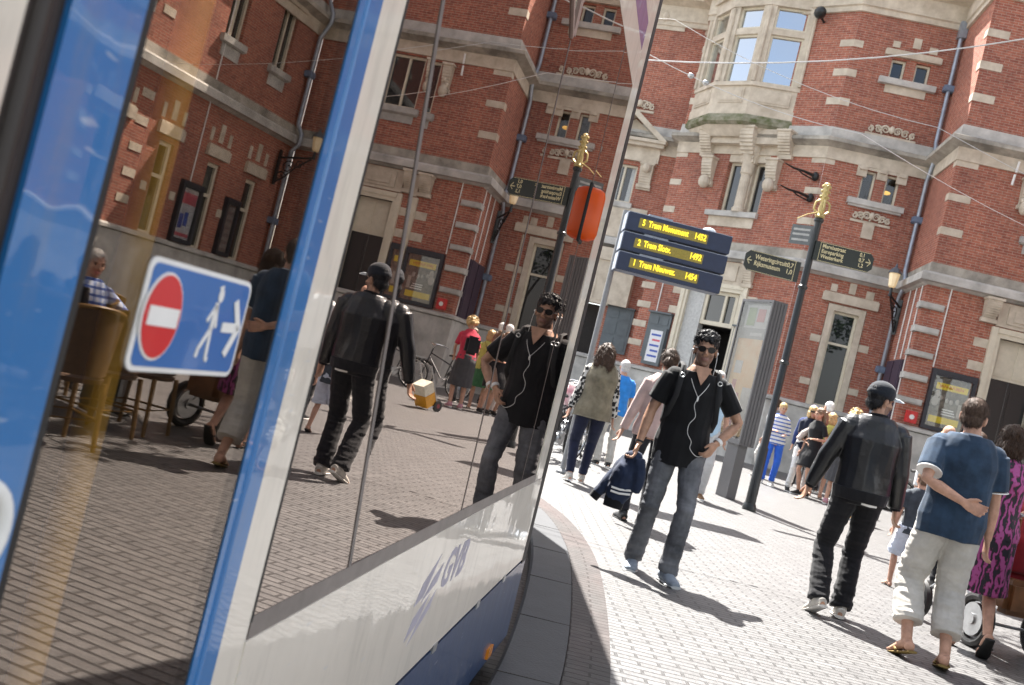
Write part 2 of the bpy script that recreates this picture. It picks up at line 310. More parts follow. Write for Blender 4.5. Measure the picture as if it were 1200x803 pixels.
# ------------------------------------------------------------------ theatre
TH=thing('theatre_building','red brick theatre with sandstone bands, oriel window and stepped corner behind the crowd','building',(8,28,0))
TI=Matrix.Translation((-8,-28,0))
def part(mb,name,m,parent=None,smooth=False,uv=False,label=None):
    o=mb.build(name,m,parent or TH,smooth,uv,label)
    if parent is None: o.matrix_parent_inverse=TI
    return o
class Wall:
    def __init__(s,p0,p1=None,d=None):
        s.o=V((p0[0],p0[1],0)); d=V((p1[0]-p0[0],p1[1]-p0[1],0)) if p1 else V((d[0],d[1],0)); s.len=d.length; s.d=d.normalized()
        n=V((-s.d.y,s.d.x,0)); s.n=n if n.dot(V((0,0,0))-s.o-s.d*s.len*.5)>0 else -n
    def P(s,a,dep,z): return s.o+s.d*a+s.n*dep+V((0,0,z))
    def ang(s): return math.atan2(s.d.y,s.d.x)
    def right(s):  # reading direction for someone facing the wall
        return s.d if s.d.cross(V((0,0,1))).dot(s.n)>0 else -s.d
    def brick(s,s0,s1,z0,z1,holes,name='brick_wall',rev=.22,quoin=None):
        xs=sorted({s0,s1,*[min(max(h[i],s0),s1) for h in holes for i in (0,1)]}); zs=sorted({z0,z1,*[min(max(h[i],z0),z1) for h in holes for i in (2,3)]}); mb=MB()
        for a,b in zip(xs,xs[1:]):
            for c,e in zip(zs,zs[1:]):
                m,q=(a+b)/2,(c+e)/2
                if any(h[0]<m<h[1] and h[2]<q<h[3] for h in holes): continue
                mb.add([s.P(a,0,c),s.P(b,0,c),s.P(b,0,e),s.P(a,0,e)],[(0,1,2,3)])
        for h in holes:
            a,b,c,e=h[:4]
            for q in (((a,c),(a,e)),((b,c),(b,e)),((a,c),(b,c)),((a,e),(b,e))):
                (x,y),(x2,y2)=q; mb.add([s.P(x,0,y),s.P(x2,0,y2),s.P(x2,-rev,y2),s.P(x,-rev,y)],[(0,1,2,3)])
        o=part(mb,name,BRICK,uv=True)
        if quoin:
            q=MB()
            for a,b,c,e in quoin: q.box((a,-.03,c),(b,.012+.0005*(len(q.f)%7),e),s.P)
            part(q,'quoin_stones',STONE,o)
        return o
    def bx(s,mb,a,b,d0,d1,z0,z1,ch=0): mb.box((a,d0,z0),(b,d1,z1),s.P,ch=ch)
def wall_window(W,a,b,z0,z1,mull=(),trans=(),dep=-.13,fw=.07,sill=True,sw=.14,lintel=None,vous=None,apron=0,name='window',pane=PANE,inner=None,sillh=.16,surround=0,bm=CREAM):
    if a>b: a,b=b,a
    f=MB(); F=lambda x0,x1,y0,y1,d=.0: W.bx(f,x0,x1,dep-.06,dep+.03+d,y0,y1)
    F(a,a+fw,z0,z1); F(b-fw,b,z0,z1); F(a+fw,b-fw,z0,z0+fw); F(a+fw,b-fw,z1-fw,z1)
    for m in mull: F(m-fw*.45,m+fw*.45,z0+fw,z1-fw,-.006)
    for t in trans: F(a+fw,b-fw,t-fw*.45,t+fw*.45,.008)
    # inner beads round each light
    o=part(f,name,bm)
    g=MB(); W.bx(g,a+.02,b-.02,dep-.045,dep-.035,z0+.02,z1-.02); part(g,'pane',pane,o)
    if sill:
        q=MB(); W.bx(q,a-sw,b+sw,-.02,.12,z0-sillh,z0-.002); W.bx(q,a-sw+.02,b+sw-.02,-.02,.08,z0-sillh-.03,z0-sillh)
        if apron: W.bx(q,a-.02,b+.02,-.02,.03,z0-sillh-.03-apron,z0-sillh-.03)
        part(q,'sill',STONEW,o)
    if surround or lintel or vous:
        q=MB()
        if surround:
            t=surround; W.bx(q,a-t,a,-.1,.03,z0,z1+t); W.bx(q,b,b+t,-.1,.03,z0,z1+t); W.bx(q,a,b,-.1,.031,z1,z1+t)
        if lintel:
            x0,x1,y0,y1=lintel; W.bx(q,x0,x1,-.06,.09,y0,y1); W.bx(q,x0+.03,x1-.03,-.06,.06,y1,y1+.03)
        for x0,x1,y0,y1 in vous or (): W.bx(q,x0,x1,-.04,.02,y0,y1)
        part(q,'stone_surround',STONE,o)
    return o
C1=(9.55,24.5);I_=(9.9,26.9);C2=(7.1,27.2);C3=(3.53,30.55);L0=(3.75,31.3);L9=(-5.0,34.36);R2=(14.9,24.07);W9=(14.7,11.0)
WM=Wall(I_,C2);WO=Wall(C2,C3);WR=Wall(C1,R2);WS=Wall(C1,I_);WL=Wall(L0,L9);WT=Wall(C3,L0);WW=Wall(R2,W9);WE=Wall(W9,(22,11.0))
WT.n=V((.96,.28,0)); WT.n=(WT.n-WT.d*WT.n.dot(WT.d)).normalized()
WS.n=V((-1,.14,0)).normalized(); WW.n=V((-1,0,0)); WW.n=(WW.n-WW.d*WW.n.dot(WW.d)).normalized(); WE.n=V((0,-1,0))
TOP=14.3
QZ=[(11.87,12.06),(11.04,11.24),(10.22,10.42),(7.69,7.87),(6.83,7.02),(8.56,8.74)]
QL=[(4.94,5.13),(4.34,4.53),(3.74,3.92),(3.16,3.35),(2.58,2.76)]
def qs(a,b,extra=()): return [(a,b,*z) for z in QZ]+[(a,b,*z) for z in extra]
# M
wM=WM.brick(0,2.815,0,TOP,[(.81,1.84,2.07,4.88),(1.40,1.77,7.80,8.62),(.76,1.13,7.80,8.62),(1.33,1.72,11.2,11.76),(.67,1.07,11.2,11.76)],quoin=qs(2.56,2.822)+[(1.84,2.11,3.77,3.95),(.54,.81,3.76,3.95),(1.84,2.12,2.58,2.75),(.54,.81,2.58,2.75)])
wall_window(WM,.99,1.66,2.07,4.70,trans=(3.82,),surround=.165,sill=False,lintel=(.55,2.05,4.92,5.15),vous=[(1.71,1.88,5.2,5.40),(1.22,1.40,5.23,5.52),(.72,.93,5.19,5.40)])
for a,b in ((1.40,1.77),(.76,1.13)): wall_window(WM,a,b,7.80,8.62,fw=.055,sill=False,pane=CGLASS)
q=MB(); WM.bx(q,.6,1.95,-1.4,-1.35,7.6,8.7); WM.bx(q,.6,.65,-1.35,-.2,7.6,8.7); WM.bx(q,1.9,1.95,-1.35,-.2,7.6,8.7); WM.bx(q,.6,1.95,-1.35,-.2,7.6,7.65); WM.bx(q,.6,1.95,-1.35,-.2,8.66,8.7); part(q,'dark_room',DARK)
q=MB(); q.ell(WM.P(.98,-.4,8.22),(.13,.13,.05)); part(q,'lit_lamp_shade',mat('lit shade',(1,.6,.15),.5,var=0,emit=(1,.55,.08),estr=.25))
for a,b in ((1.33,1.72),(.67,1.07)): wall_window(WM,a,b,11.2,11.76,fw=.055,sill=False)
q=MB(); WM.bx(q,.52,2.02,-.02,.14,7.64,7.795); WM.bx(q,.56,1.98,-.02,.09,7.58,7.64); WM.bx(q,.44,1.96,-.02,.14,11.03,11.195); part(q,'sill',STONEW)
q=MB(); WM.bx(q,.66,1.75,-.02,.03,10.81,11.03); WM.bx(q,.44,1.95,-.04,.10,11.82,11.98); WM.bx(q,.48,1.91,-.04,.06,11.98,12.01)
for x0,x1,y0,y1 in ((1.6,1.79,12.07,12.24),(1.06,1.27,12.14,12.42),(.6,.82,12.07,12.25)): WM.bx(q,x0,x1,-.04,.025,y0,y1)
for a in (.6,1.13,1.67): # stone heads over the pair of small windows
    WM.bx(q,a,a+.27,-.03,.05,8.42,8.70); WM.bx(q,a+.04,a+.23,-.03,.10,8.60,8.70)
WM.bx(q,.87,1.13,-.03,.03,8.63,8.70); WM.bx(q,1.4,1.67,-.03,.03,8.63,8.70)
part(q,'stone_dressing',STONE)
def carve(W,a,b,z0,z1,name,seed,tab=None,parent=None):
    """relief: scrolls, rosettes and leaves in stone"""
    rnd=random.Random(seed); q=MB(); mid=(a+b)/2; w=b-a; h=z1-z0
    for sgn in (-1,1):
        for k in range(3):
            cx=mid+sgn*w*(.12+.145*k); cz=z0+h*(.5-.06*k); r=h*(.30-.045*k); pts=[]
            for i in range(22):
                t=i/21*math.pi*3.1; rr=r*(1-i/27); pts.append(W.P(cx+sgn*math.cos(t+.6*k)*rr,.05,cz+math.sin(t+.6*k)*rr))
            q.tube(pts,[.012+.018*(1-i/22) for i in range(22)],6)
            for j in range(3): q.ell(W.P(cx+rnd.uniform(-r,r),.045,cz+rnd.uniform(-r,r)),(r*.28,)*3,n=8,m=6)
    q.ell(W.P(mid,.06,z0+h*.55),(h*.2,h*.2,h*.28),n=10,m=7)
    W.bx(q,a,b,-.02,.035,z0-.02,z0+h*.12)
    if tab: W.bx(q,tab[0],tab[1],-.02,.05,tab[2],tab[3])
    return part(q,name,STONE,parent,smooth=False)
carve(WM,.62,1.98,9.6,9.98,'carved_crest',1); carve(WM,.75,1.82,7.2,7.57,'carved_relief',2,(1.15,1.45,6.78,7.2))
# RW
wR=WR.brick(0,5.35,0,TOP,[(1.95,2.99,.1,4.66),(2.0,3.03,7.2,8.66)],quoin=qs(-.014,.52)+[(1.37,1.75,4.34,4.56),(1.35,1.75,3.76,3.98),(3.15,3.5,4.34,4.56),(3.15,3.5,3.76,3.98)])
q=MB()
for z0,z1 in QL:  # projecting rusticated blocks at the corner
    WR.bx(q,-.09,.5,-.05,.08,z0+.02,z1-.02); WR.bx(q,-.06,.48,-.05,.10,z0+.05,z1-.05)
part(q,'quoin_blocks',STONEW,wR)
def portal(W,a,b,z0,z1,t,name,zt,m=CREAM):
    q=MB(); W.bx(q,a-t,a,-.2,.06,z0,z1+t); W.bx(q,b,b+t,-.2,.06,z0,z1+t); W.bx(q,a,b,-.2,.062,z1,z1+t)
    W.bx(q,a-t-.02,a-t*.45,-.1,.09,z0,z1+t+.02); W.bx(q,b+t*.45,b+t+.02,-.1,.09,z0,z1+t+.02); W.bx(q,a-t*.4,b+t*.4,-.1,.088,z1+t*.5,z1+t+.018)
    return part(q,name,m)
pr=portal(WR,1.95,2.99,.1,4.66,.22,'entrance_portal',3.68)
q=MB(); WR.bx(q,1.95,2.99,-.2,-.15,3.68,4.66)
for a in (2.0,2.5): WR.bx(q,a,a+.44,-.16,-.13,3.76,4.58); WR.bx(q,a+.05,a+.39,-.14,-.12,3.82,4.52)
part(q,'transom_panel',CREAM,pr); q=MB(); WR.bx(q,1.95,2.465,-.24,-.18,.1,3.68); WR.bx(q,2.475,2.99,-.24,-.18,.1,3.68)
for a in (2.02,2.54):
    for z in (.4,1.5,2.6): WR.bx(q,a,a+.38,-.19,-.165,z,z+.9)
part(q,'door',BLACKD,pr)
def console(q,W,a,z0,z1,w=.34,dmax=.3):  # scrolled bracket with flutes
    n=9
    for k in range(n):
        t=k/(n-1); z=z1-(z1-z0)*t; d=dmax*(.35+.65*math.cos(t*math.pi/2)**1.3)*(1 if k<n-2 else .9); W.bx(q,a+.02*t,a+w-.02*t,-.02,d,z-(z1-z0)/(n-1)*.97,z)
    W.bx(q,a-.03,a+w+.03,-.02,dmax+.04,z1,z1+.06); W.bx(q,a-.02,a+w+.02,-.02,.12,z0-.12,z0-.02)
    for k in range(4): q.tube([W.P(a+.05+k*(w-.1)/3,dmax*.9,z1-.03),W.P(a+.05+k*(w-.1)/3,dmax*.62,(z0+z1)/2),W.P(a+.06+k*(w-.12)/3,dmax*.3,z0+.04)],.018,6)
q=MB(); console(q,WR,1.40,5.08,5.5); console(q,WR,3.2,5.08,5.5)
WR.bx(q,1.78,3.18,-.02,.06,4.93,5.52); WR.bx(q,2.0,3.0,.05,.09,5.02,5.45); WR.bx(q,2.15,2.85,.08,.12,5.1,5.38); part(q,'stone_frieze',STONE)
wall_window(WR,2.0,3.03,7.2,8.66,mull=(2.5,),surround=0,sill=True,apron=.22)
q=MB()
for a in (1.62,3.1):
    console(q,WR,a,7.95,8.55,.26,.22); q.ell(WR.P(a+.13,.16,7.85),(.13,.12,.18),n=10,m=7)
    for k in range(5): q.ell(WR.P(a+.13+random.uniform(-.08,.08),.14,7.9+k*.13),(.07,.06,.07),n=7,m=5)
part(q,'carved_console',STONE)
# side face of the wing
wS=WS.brick(0,2.43,0,TOP,[],quoin=[(-.002,.26,*z) for z in QZ])
q=MB()
for z0,z1 in QL: WS.bx(q,-.02,.3,-.05,.08,z0+.02,z1-.02)
part(q,'quoin_blocks',STONEW,wS)
q=MB(); WS.bx(q,.5,.62,0,.05,2.07,3.66); WS.bx(q,.62,1.3,0,.06,2.09,3.66); WS.bx(q,1.42,2.1,0,.06,2.09,3.66); part(q,'dark_shutter',mat('dark violet shutter',(.05,.035,.06),.5))
# O (diagonal with oriel)
wO=WO.brick(0,4.91,0,TOP,[(1.36,3.5,.1,4.86),(1.68,3.02,6.98,8.72),(1.7,4.4,9.7,13.0)],quoin=qs(-.008,.40)+qs(4.51,4.918)+[(4.53,5.02,z0,z1) for z0,z1 in ((4.43,4.62),(3.84,4.03),(3.24,3.43),(2.66,2.84))]+[(3.53,3.85,4.41,4.63),(3.53,3.85,3.81,4.03),(1.02,1.34,4.41,4.63),(1.02,1.34,3.81,4.03)])
pr=portal(WO,1.56,3.3,.1,4.66,.2,'entrance_portal',3.68)
q=MB(); WO.bx(q,1.56,1.66,-.22,-.1,.1,4.66); WO.bx(q,2.75,3.3,-.3,-.05,.1,4.66); part(q,'jamb',mat('pale grey jamb',(.5,.5,.48),.6),pr)
q=MB()
for a,b,c,e in ((1.66,2.75,3.66,3.78),(1.66,2.75,4.56,4.66),(1.66,1.76,3.78,4.56),(2.65,2.75,3.78,4.56),(2.02,2.1,3.78,4.56)): WO.bx(q,a,b,-.2,-.08,c,e)
part(q,'transom_window',CREAM,pr); q=MB(); WO.bx(q,1.7,2.7,-.16,-.15,3.7,4.6); part(q,'pane',PANE,pr)
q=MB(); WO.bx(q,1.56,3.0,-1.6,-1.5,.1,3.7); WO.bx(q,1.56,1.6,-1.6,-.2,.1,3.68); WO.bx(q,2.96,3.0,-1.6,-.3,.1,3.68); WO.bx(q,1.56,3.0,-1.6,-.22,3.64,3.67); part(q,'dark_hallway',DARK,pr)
NOTE=mat('notice paper',(.72,.72,.74),.5,var=.03); INKB=mat('blue print',(.06,.11,.42),.6,var=0); INKP=mat('pink print',(.62,.12,.16),.6,var=0)
def shutter(W,a,b,z0,z1,open_=0,poster=True):
    q=MB(); W.bx(q,a,b,.01,.07,z0,z1)
    for c,e in ((z0+.1,z0+(z1-z0)*.34),(z0+(z1-z0)*.4,z0+(z1-z0)*.7),(z0+(z1-z0)*.76,z1-.1)):
        W.bx(q,a+.08,(a+b)/2-.03,.07,.085,c,e); W.bx(q,(a+b)/2+.03,b-.08,.07,.085,c,e)
    W.bx(q,a-.02,b+.02,.0,.16,z1,z1+.05)
    o=part(q,'door_shutter',GREYJ)
    if poster:
        q=MB(); W.bx(q,a+.02,b-.14,.085,.15,z0-.2,z0+.95); part(q,'notice_case',GREYJ,o)
        q=MB(); W.bx(q,a+.12,b-.24,.15,.154,z0-.1,z0+.85); part(q,'notice_sheet',NOTE,o)
        q=MB(); q2=MB()
        for k in range(5): (q if k!=3 else q2).box((a+.16,.154,z0+.04+k*.16),(b-.3-.06*(k%2),.157,z0+.1+k*.16),W.P)
        part(q,'printed_lines',INKB,o); part(q2,'printed_panel',INKP,o)
shutter(WO,3.62,4.42,2.35,3.72); shutter(WO,.95,1.5,2.35,3.72)
q=MB(); console(q,WO,1.28,4.98,5.5,.3,.26); console(q,WO,3.3,4.98,5.5,.3,.26); WO.bx(q,1.6,3.28,-.02,.07,4.88,5.52); WO.bx(q,1.8,2.3,.06,.1,4.98,5.44); WO.bx(q,2.5,3.1,.06,.1,4.98,5.44); part(q,'stone_frieze',STONE)
# niche windows under the oriel, round shaft between
for a,b in ((1.72,2.14),(2.5,3.0)): wall_window(WO,a,b,7.0,8.5,fw=.075,sill=False,dep=-.2)
q=MB(); WO.bx(q,1.66,3.04,-.2,-.01,8.49,8.74); part(q,'niche_head',STONE)
q=MB(); WO.bx(q,1.64,3.34,-.02,.14,6.84,6.99); part(q,'sill',STONEW); q=MB(); WO.bx(q,1.74,3.24,-.02,.03,6.55,6.84)
WO.bx(q,2.14,2.5,-.2,-.02,6.99,8.72); q.lathe(WO.P(2.32,.02,6.99),[(.19,0),(.19,.1),(.15,.16),(.15,1.1),(.19,1.15),(.19,1.2),(.2,1.45),(.30,1.75),(.34,2.25)],18)
for a in (1.26,3.4): console(q,WO,a,7.85,8.5,.36,.3); q.ell(WO.P(a+.18,.2,7.8),(.17,.15,.2),n=10,m=7); WO.bx(q,a-.02,a+.40,-.02,.03,7.69,7.85)
console(q,WO,2.1,8.55,9.35,.44,.55)
for a in (1.0,3.6): console(q,WO,a,8.72,9.3,.4,.42)
WO.bx(q,1.4,3.6,-.02,.3,8.95,9.38)
part(q,'oriel_corbel',STONE)
# oriel: canted bay on plan, (s,depth) points
OP=[(4.82,0),(3.66,.62),(2.48,.62),(1.30,0)]
def ring(q,scale,z0,z1,grow=0,pts=OP,both=None):
    m=(sum(p[0] for p in pts)/4)
    def ex(p,g): 
        s=p[0]+(g if p[0]>m else -g)*(1 if p[1]<.1 else .55); return (s,(p[1]+g if p[1]>.1 else p[1]-.02))
    a=[ex(p,grow) for p in pts]; b=[ex(p,both if both is not None else grow) for p in pts]; n=4
    vs=[WO.P(x,d,z0) for x,d in a]+[WO.P(x,d,z1) for x,d in b]
    q.add(vs,[(0,1,2,3),(7,6,5,4)]+[(i,(i+1)%4,4+(i+1)%4,4+i) for i in range(4)])
q=MB(); ring(q,1,9.40,9.47,.05,both=.14); ring(q,1,9.47,9.58,.15); ring(q,1,9.58,9.72,.08,both=.03); part(q,'oriel_ledge',MOSS)
q=MB(); ring(q,1,9.12,9.42,-.2,both=.03); ring(q,1,9.72,9.98,.03); ring(q,1,9.98,10.56,0); ring(q,1,10.56,10.68,.06)
ori=part(q,'oriel',STONE); q=MB(); ring(q,1,12.95,13.3,.03); ring(q,1,13.3,13.5,.14); ring(q,1,13.5,14.6,.02)
part(q,'oriel_crown',STONE,ori)
segs=[(OP[0],OP[1]),(OP[1],OP[2]),(OP[2],OP[3])]
st=MB(); fr=MB(); gl=MB(); pn=MB()
for i,(a,b) in enumerate(segs):
    A=WO.P(a[0],a[1],0);B=WO.P(b[0],b[1],0); dd=(B-A); Ls=dd.length; dd.normalize(); nn=V((-dd.y,dd.x,0)); 
    if nn.dot(WO.n)<0: nn=-nn
    T=lambda x,d,z:A+dd*x+nn*d+V((0,0,z))
    pw=.2 if i else .24; st.box((-.02,-.28,10.68),(pw,0.0,12.95),T); st.box((Ls-pw,-.28,10.68),(Ls+.02,.001,12.95),T); st.box((pw,-.25,12.12),(Ls-pw,-.03,12.30),T)
    xs=[pw,Ls-pw]
    for x0,x1 in zip(xs[::2],xs[1::2]):
        for z0,z1 in ((10.68,12.12),(12.30,12.95)):
            w=.06
            for c in (((x0,z0),(x0+w,z1)),((x1-w,z0),(x1,z1)),((x0+w,z0),(x1-w,z0+w)),((x0+w,z1-w),(x1-w,z1))): fr.box((c[0][0],-.2,c[0][1]),(c[1][0],-.1,c[1][1]),T)
            gl.box((x0+.01,-.17,z0+.01),(x1-.01,-.16,z1-.01),T)
        pn.box((x0-.02,-.01,10.06),(x1+.02,.02,10.48),T); pn.box((x0+.04,.0,10.12),(x1-.04,.035,10.42),T)
    st.tube([T(.02,.02,10.7),T(.02,.02,12.9)],.05,8); st.tube([T(Ls-.02,.02,10.7),T(Ls-.02,.02,12.9)],.05,8)
part(st,'oriel_piers',STONE,ori); part(fr,'window_frame',CREAM,ori); part(gl,'pane',glass_mat('sky facing glass',(.93,.97,1),(.42,.85))[0],ori); part(pn,'apron_panels',STONE,ori)
q=MB(); q.ell(WO.P(1.05,.32,12.75),(.17,.2,.17)); q.tube([WO.P(1.05,0,12.6),WO.P(1.05,.3,12.7)],.035,8); part(q,'floodlight',IRON,smooth=True)
for z in (8.15,7.55):
    q=MB(); q.ell(WO.P(.14,.08,z),(.1,.1,.13),n=10,m=7); q.tube([WO.P(.14,.1,z),WO.P(.3,.45,z+.03),WO.P(.42,.8,z),WO.P(.5,1.15,z+.02)],[.05,.035,.03,.015],7); q.tube([WO.P(.16,.1,z-.1),WO.P(.3,.5,z-.06),WO.P(.36,.7,z-.0)],.02,6); part(q,'iron_bracket',IRON,smooth=True)
# return and L
WT.brick(0,WT.len,0,TOP,[])
wL=WL.brick(0,9.27,0,TOP,[(1.27,2.1,7.02,8.26),(3.0,3.9,7.02,8.26),(3.6,4.5,10.6,12.2),(1.3,2.4,.1,3.7)],quoin=[(.0,.2,12.7,12.9),(2.0,2.3,11.8,12.0)])
wall_window(WL,1.27,2.1,7.02,8.26,mull=(1.7,),sill=True,sw=.1,pane=CGLASS); q=MB()
for k in range(8): q.tube([WL.P(1.3+.03*k,-.3,7.0),WL.P(1.3+.026*k,-.3,8.28)],.022,6); q.tube([WL.P(1.86+.03*k,-.3,7.0),WL.P(1.88+.026*k,-.3,8.28)],.022,6)
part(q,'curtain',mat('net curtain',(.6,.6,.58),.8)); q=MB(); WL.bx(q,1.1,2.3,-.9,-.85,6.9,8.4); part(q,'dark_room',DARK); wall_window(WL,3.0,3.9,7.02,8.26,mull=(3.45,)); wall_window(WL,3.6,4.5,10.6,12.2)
q=MB()
for a in (.74,2.14): console(q,WL,a,7.7,8.3,.42,.2); WL.bx(q,a-.02,a+.44,-.02,.06,7.52,7.68); q.ell(WL.P(a+.2,.2,8.2),(.15,.14,.16),n=10,m=7); WL.bx(q,a-.02,a+.46,-.02,.12,8.3,8.6)
WL.bx(q,.66,2.7,-.02,.1,8.40,8.86); WL.bx(q,.55,2.8,-.02,.3,8.86,8.98); WL.bx(q,.5,2.85,-.02,.38,8.98,9.08)
q.poly([(.72,9.08),(2.66,9.08),(1.69,9.72)],.08,WL.P); 
for s0,s1 in ((.45,1.69),(2.93,1.69)): q.poly([(s0,9.06),(s0+(.25 if s1>s0 else -.25),9.06),(s1,9.78),(s1,9.98)],.4,WL.P)
part(q,'pediment',STONE)
q=MB(); WL.bx(q,.5,1.12,-.02,.32,3.74,4.8); WL.bx(q,.46,1.16,-.02,.38,4.8,5.0); WL.bx(q,1.12,2.5,-.02,.2,3.7,5.5); WL.bx(q,.6,2.6,-.02,.26,5.1,5.5)
for a in (1.15,1.62): WL.bx(q,a+.04,a+.4,.2,.23,3.82,4.5)
WL.bx(q,.62,2.6,-.02,.06,5.9,6.9); part(q,'stone_bay',STONE)
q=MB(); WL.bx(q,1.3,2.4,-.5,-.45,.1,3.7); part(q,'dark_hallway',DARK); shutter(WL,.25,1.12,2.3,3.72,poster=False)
carve(WL,.95,2.15,12.8,13.4,'carved_panel',5); q=MB(); WL.bx(q,.86,2.25,-.02,.04,12.72,13.46); part(q,'carved_panel_slab',STONE)
carve(WL,1.2,2.2,10.0,10.45,'carved_finial',9)
# W2 with three windows
WH=[(4.85,5.36),(2.98,3.5),(1.3,1.82)]
wW=WW.brick(0,13.07,0,TOP,[(a,b,2.05,4.22) for a,b in WH]+[(1.3,2.0,7.2,8.9),(3.4,4.1,7.2,8.9),(6.6,7.3,2.05,4.2),(6.6,7.3,7.2,8.9)],quoin=[(5.9,6.3,*z) for z in QZ+QL]+[(7.6,8.0,*z) for z in QZ+QL]+[(x,x+.2,3.0,3.2) for x in (2.5,4.4,5.45)])
for a,b in WH+[(6.6,7.3)]:
    wall_window(WW,a,b,2.05,4.22,trans=(3.42,),fw=.09,dep=-.1,sill=True,sw=.05,sillh=.1,lintel=(a-.2,b+.2,4.36,4.62),vous=[(a-.18,a-.06,4.72,5.05),((a+b)/2-.09,(a+b)/2+.09,4.75,5.2),(b+.06,b+.18,4.72,5.05)])
for a in (1.3,3.4,6.6): wall_window(WW,a,a+.7,7.2,8.9,mull=(a+.35,),sill=True,apron=.3,lintel=(a-.2,a+.9,8.95,9.05))
WE.brick(0,7.3,0,TOP,[])
# ledges that follow the whole front
PL=[L9,L0,C3,C2,I_,C1,R2,W9,(22,11.0)]; PL=[V((p[0],p[1],0)) for p in PL]
def band(prof,name,m):
    n=len(PL); nor=[]
    for i in range(n-1):
        d=(PL[i+1]-PL[i]).normalized(); nor.append(V((d.y,-d.x,0)))
    def off(i,o):
        if i==0: return PL[0]+nor[0]*o
        if i==n-1: return PL[-1]+nor[-1]*o
        a,b=nor[i-1],nor[i]; mm=(a+b); return PL[i]+mm*(o/max(.25,mm.dot(a)))
    mb=MB(); vs=[]; k=len(prof)
    for i in range(n):
        for o,z in prof: q=off(i,o); vs.append(V((q.x,q.y,z)))
    for i in range(n-1):
        for j in range(k-1): mb.add([vs[i*k+j],vs[(i+1)*k+j],vs[(i+1)*k+j+1],vs[i*k+j+1]],[(0,1,2,3)])
    return part(mb,name,m)
band([(-.02,5.54),(.06,5.57),(.10,5.60),(.24,5.62),(.24,5.79),(.20,5.84),(.06,5.87)],'string_course',STONEW); band([(.05,5.868),(.045,6.10),(-.02,6.12)],'string_course',STONED)
band([(-.02,8.70),(.045,8.705),(.05,9.03)],'string_course',STONE); band([(.05,9.03),(.12,9.06),(.2,9.10),(.30,9.14),(.30,9.24),(.2,9.28),(.09,9.31)],'string_course',STONED); band([(.085,9.312),(.07,9.58),(-.02,9.60)],'string_course',STONEW)
band([(-.02,12.85),(.07,12.86),(.07,13.0),(.12,13.03),(.09,13.07),(.09,13.5),(.2,13.54),(.4,13.62),(.42,13.75),(-.02,13.8)],'cornice',STONE)
band([(.09,-.1),(.09,1.93),(.05,1.95)],'plinth',STONEW); band([(.05,1.95),(.15,1.96),(.15,2.03),(.05,2.075),(-.02,2.08)],'plinth_cap',STONEW)
mb=MB(); pts=[p+V((0,0,TOP)) for p in PL]+[V((22,46,TOP)),V((-5,46,TOP))]; mb.add(pts+[p+V((0,0,.15)) for p in pts],[tuple(range(len(pts))),tuple(range(2*len(pts)-1,len(pts)-1,-1))]+[(i,(i+1)%len(pts),len(pts)+(i+1)%len(pts),len(pts)+i) for i in range(len(pts))]); part(mb,'roof',ZINC)
# drainpipes
def pipe(W,a,name='drainpipe',z1=12.95):
    q=MB(); q.tube([W.P(a,.14,.1),W.P(a,.14,5.4),W.P(a,.32,5.6),W.P(a,.32,5.9),W.P(a,.14,6.15),W.P(a,.14,8.6),W.P(a,.36,9.05),W.P(a,.36,9.3),W.P(a,.14,9.7),W.P(a,.14,z1)],.06,10); q.box((a-.1,.04,z1-.35),(a+.1,.25,z1+.1),W.P)
    o=part(q,name,ZINC,smooth=True); q=MB()
    for z in (3.42,7.55,11.2): q.box((a-.14,0,z-.09),(a+.14,.22,z+.09),W.P,ch=.02)
    part(q,'bracket',mat('blue grey bracket',(.16,.21,.30),.5),o)
pipe(WM,.12); pipe(WW,.35)
q=MB()
for W,a,z0,z1 in ((WR,.575,3.6,5.58),(WO,4.25,3.75,5.5),(WS,.35,2.1,5.55),(WS,.9,3.7,5.55),(WS,1.5,3.7,5.55),(WW,4.0,3.55,9.0)): q.tube([W.P(a,.02,z0),W.P(a+.01,.02,z1)],.018,6)
part(q,'conduit',WHITEP)
q=MB(); q.tube([WR.P(1.35,.12,8.35),WR.P(1.37,.12,8.62)],.03,8); q.tube([WR.P(1.38,.12,8.67),WR.P(1.4,.12,8.95)],.03,8); part(q,'white_tube_lamp',WHITEP)
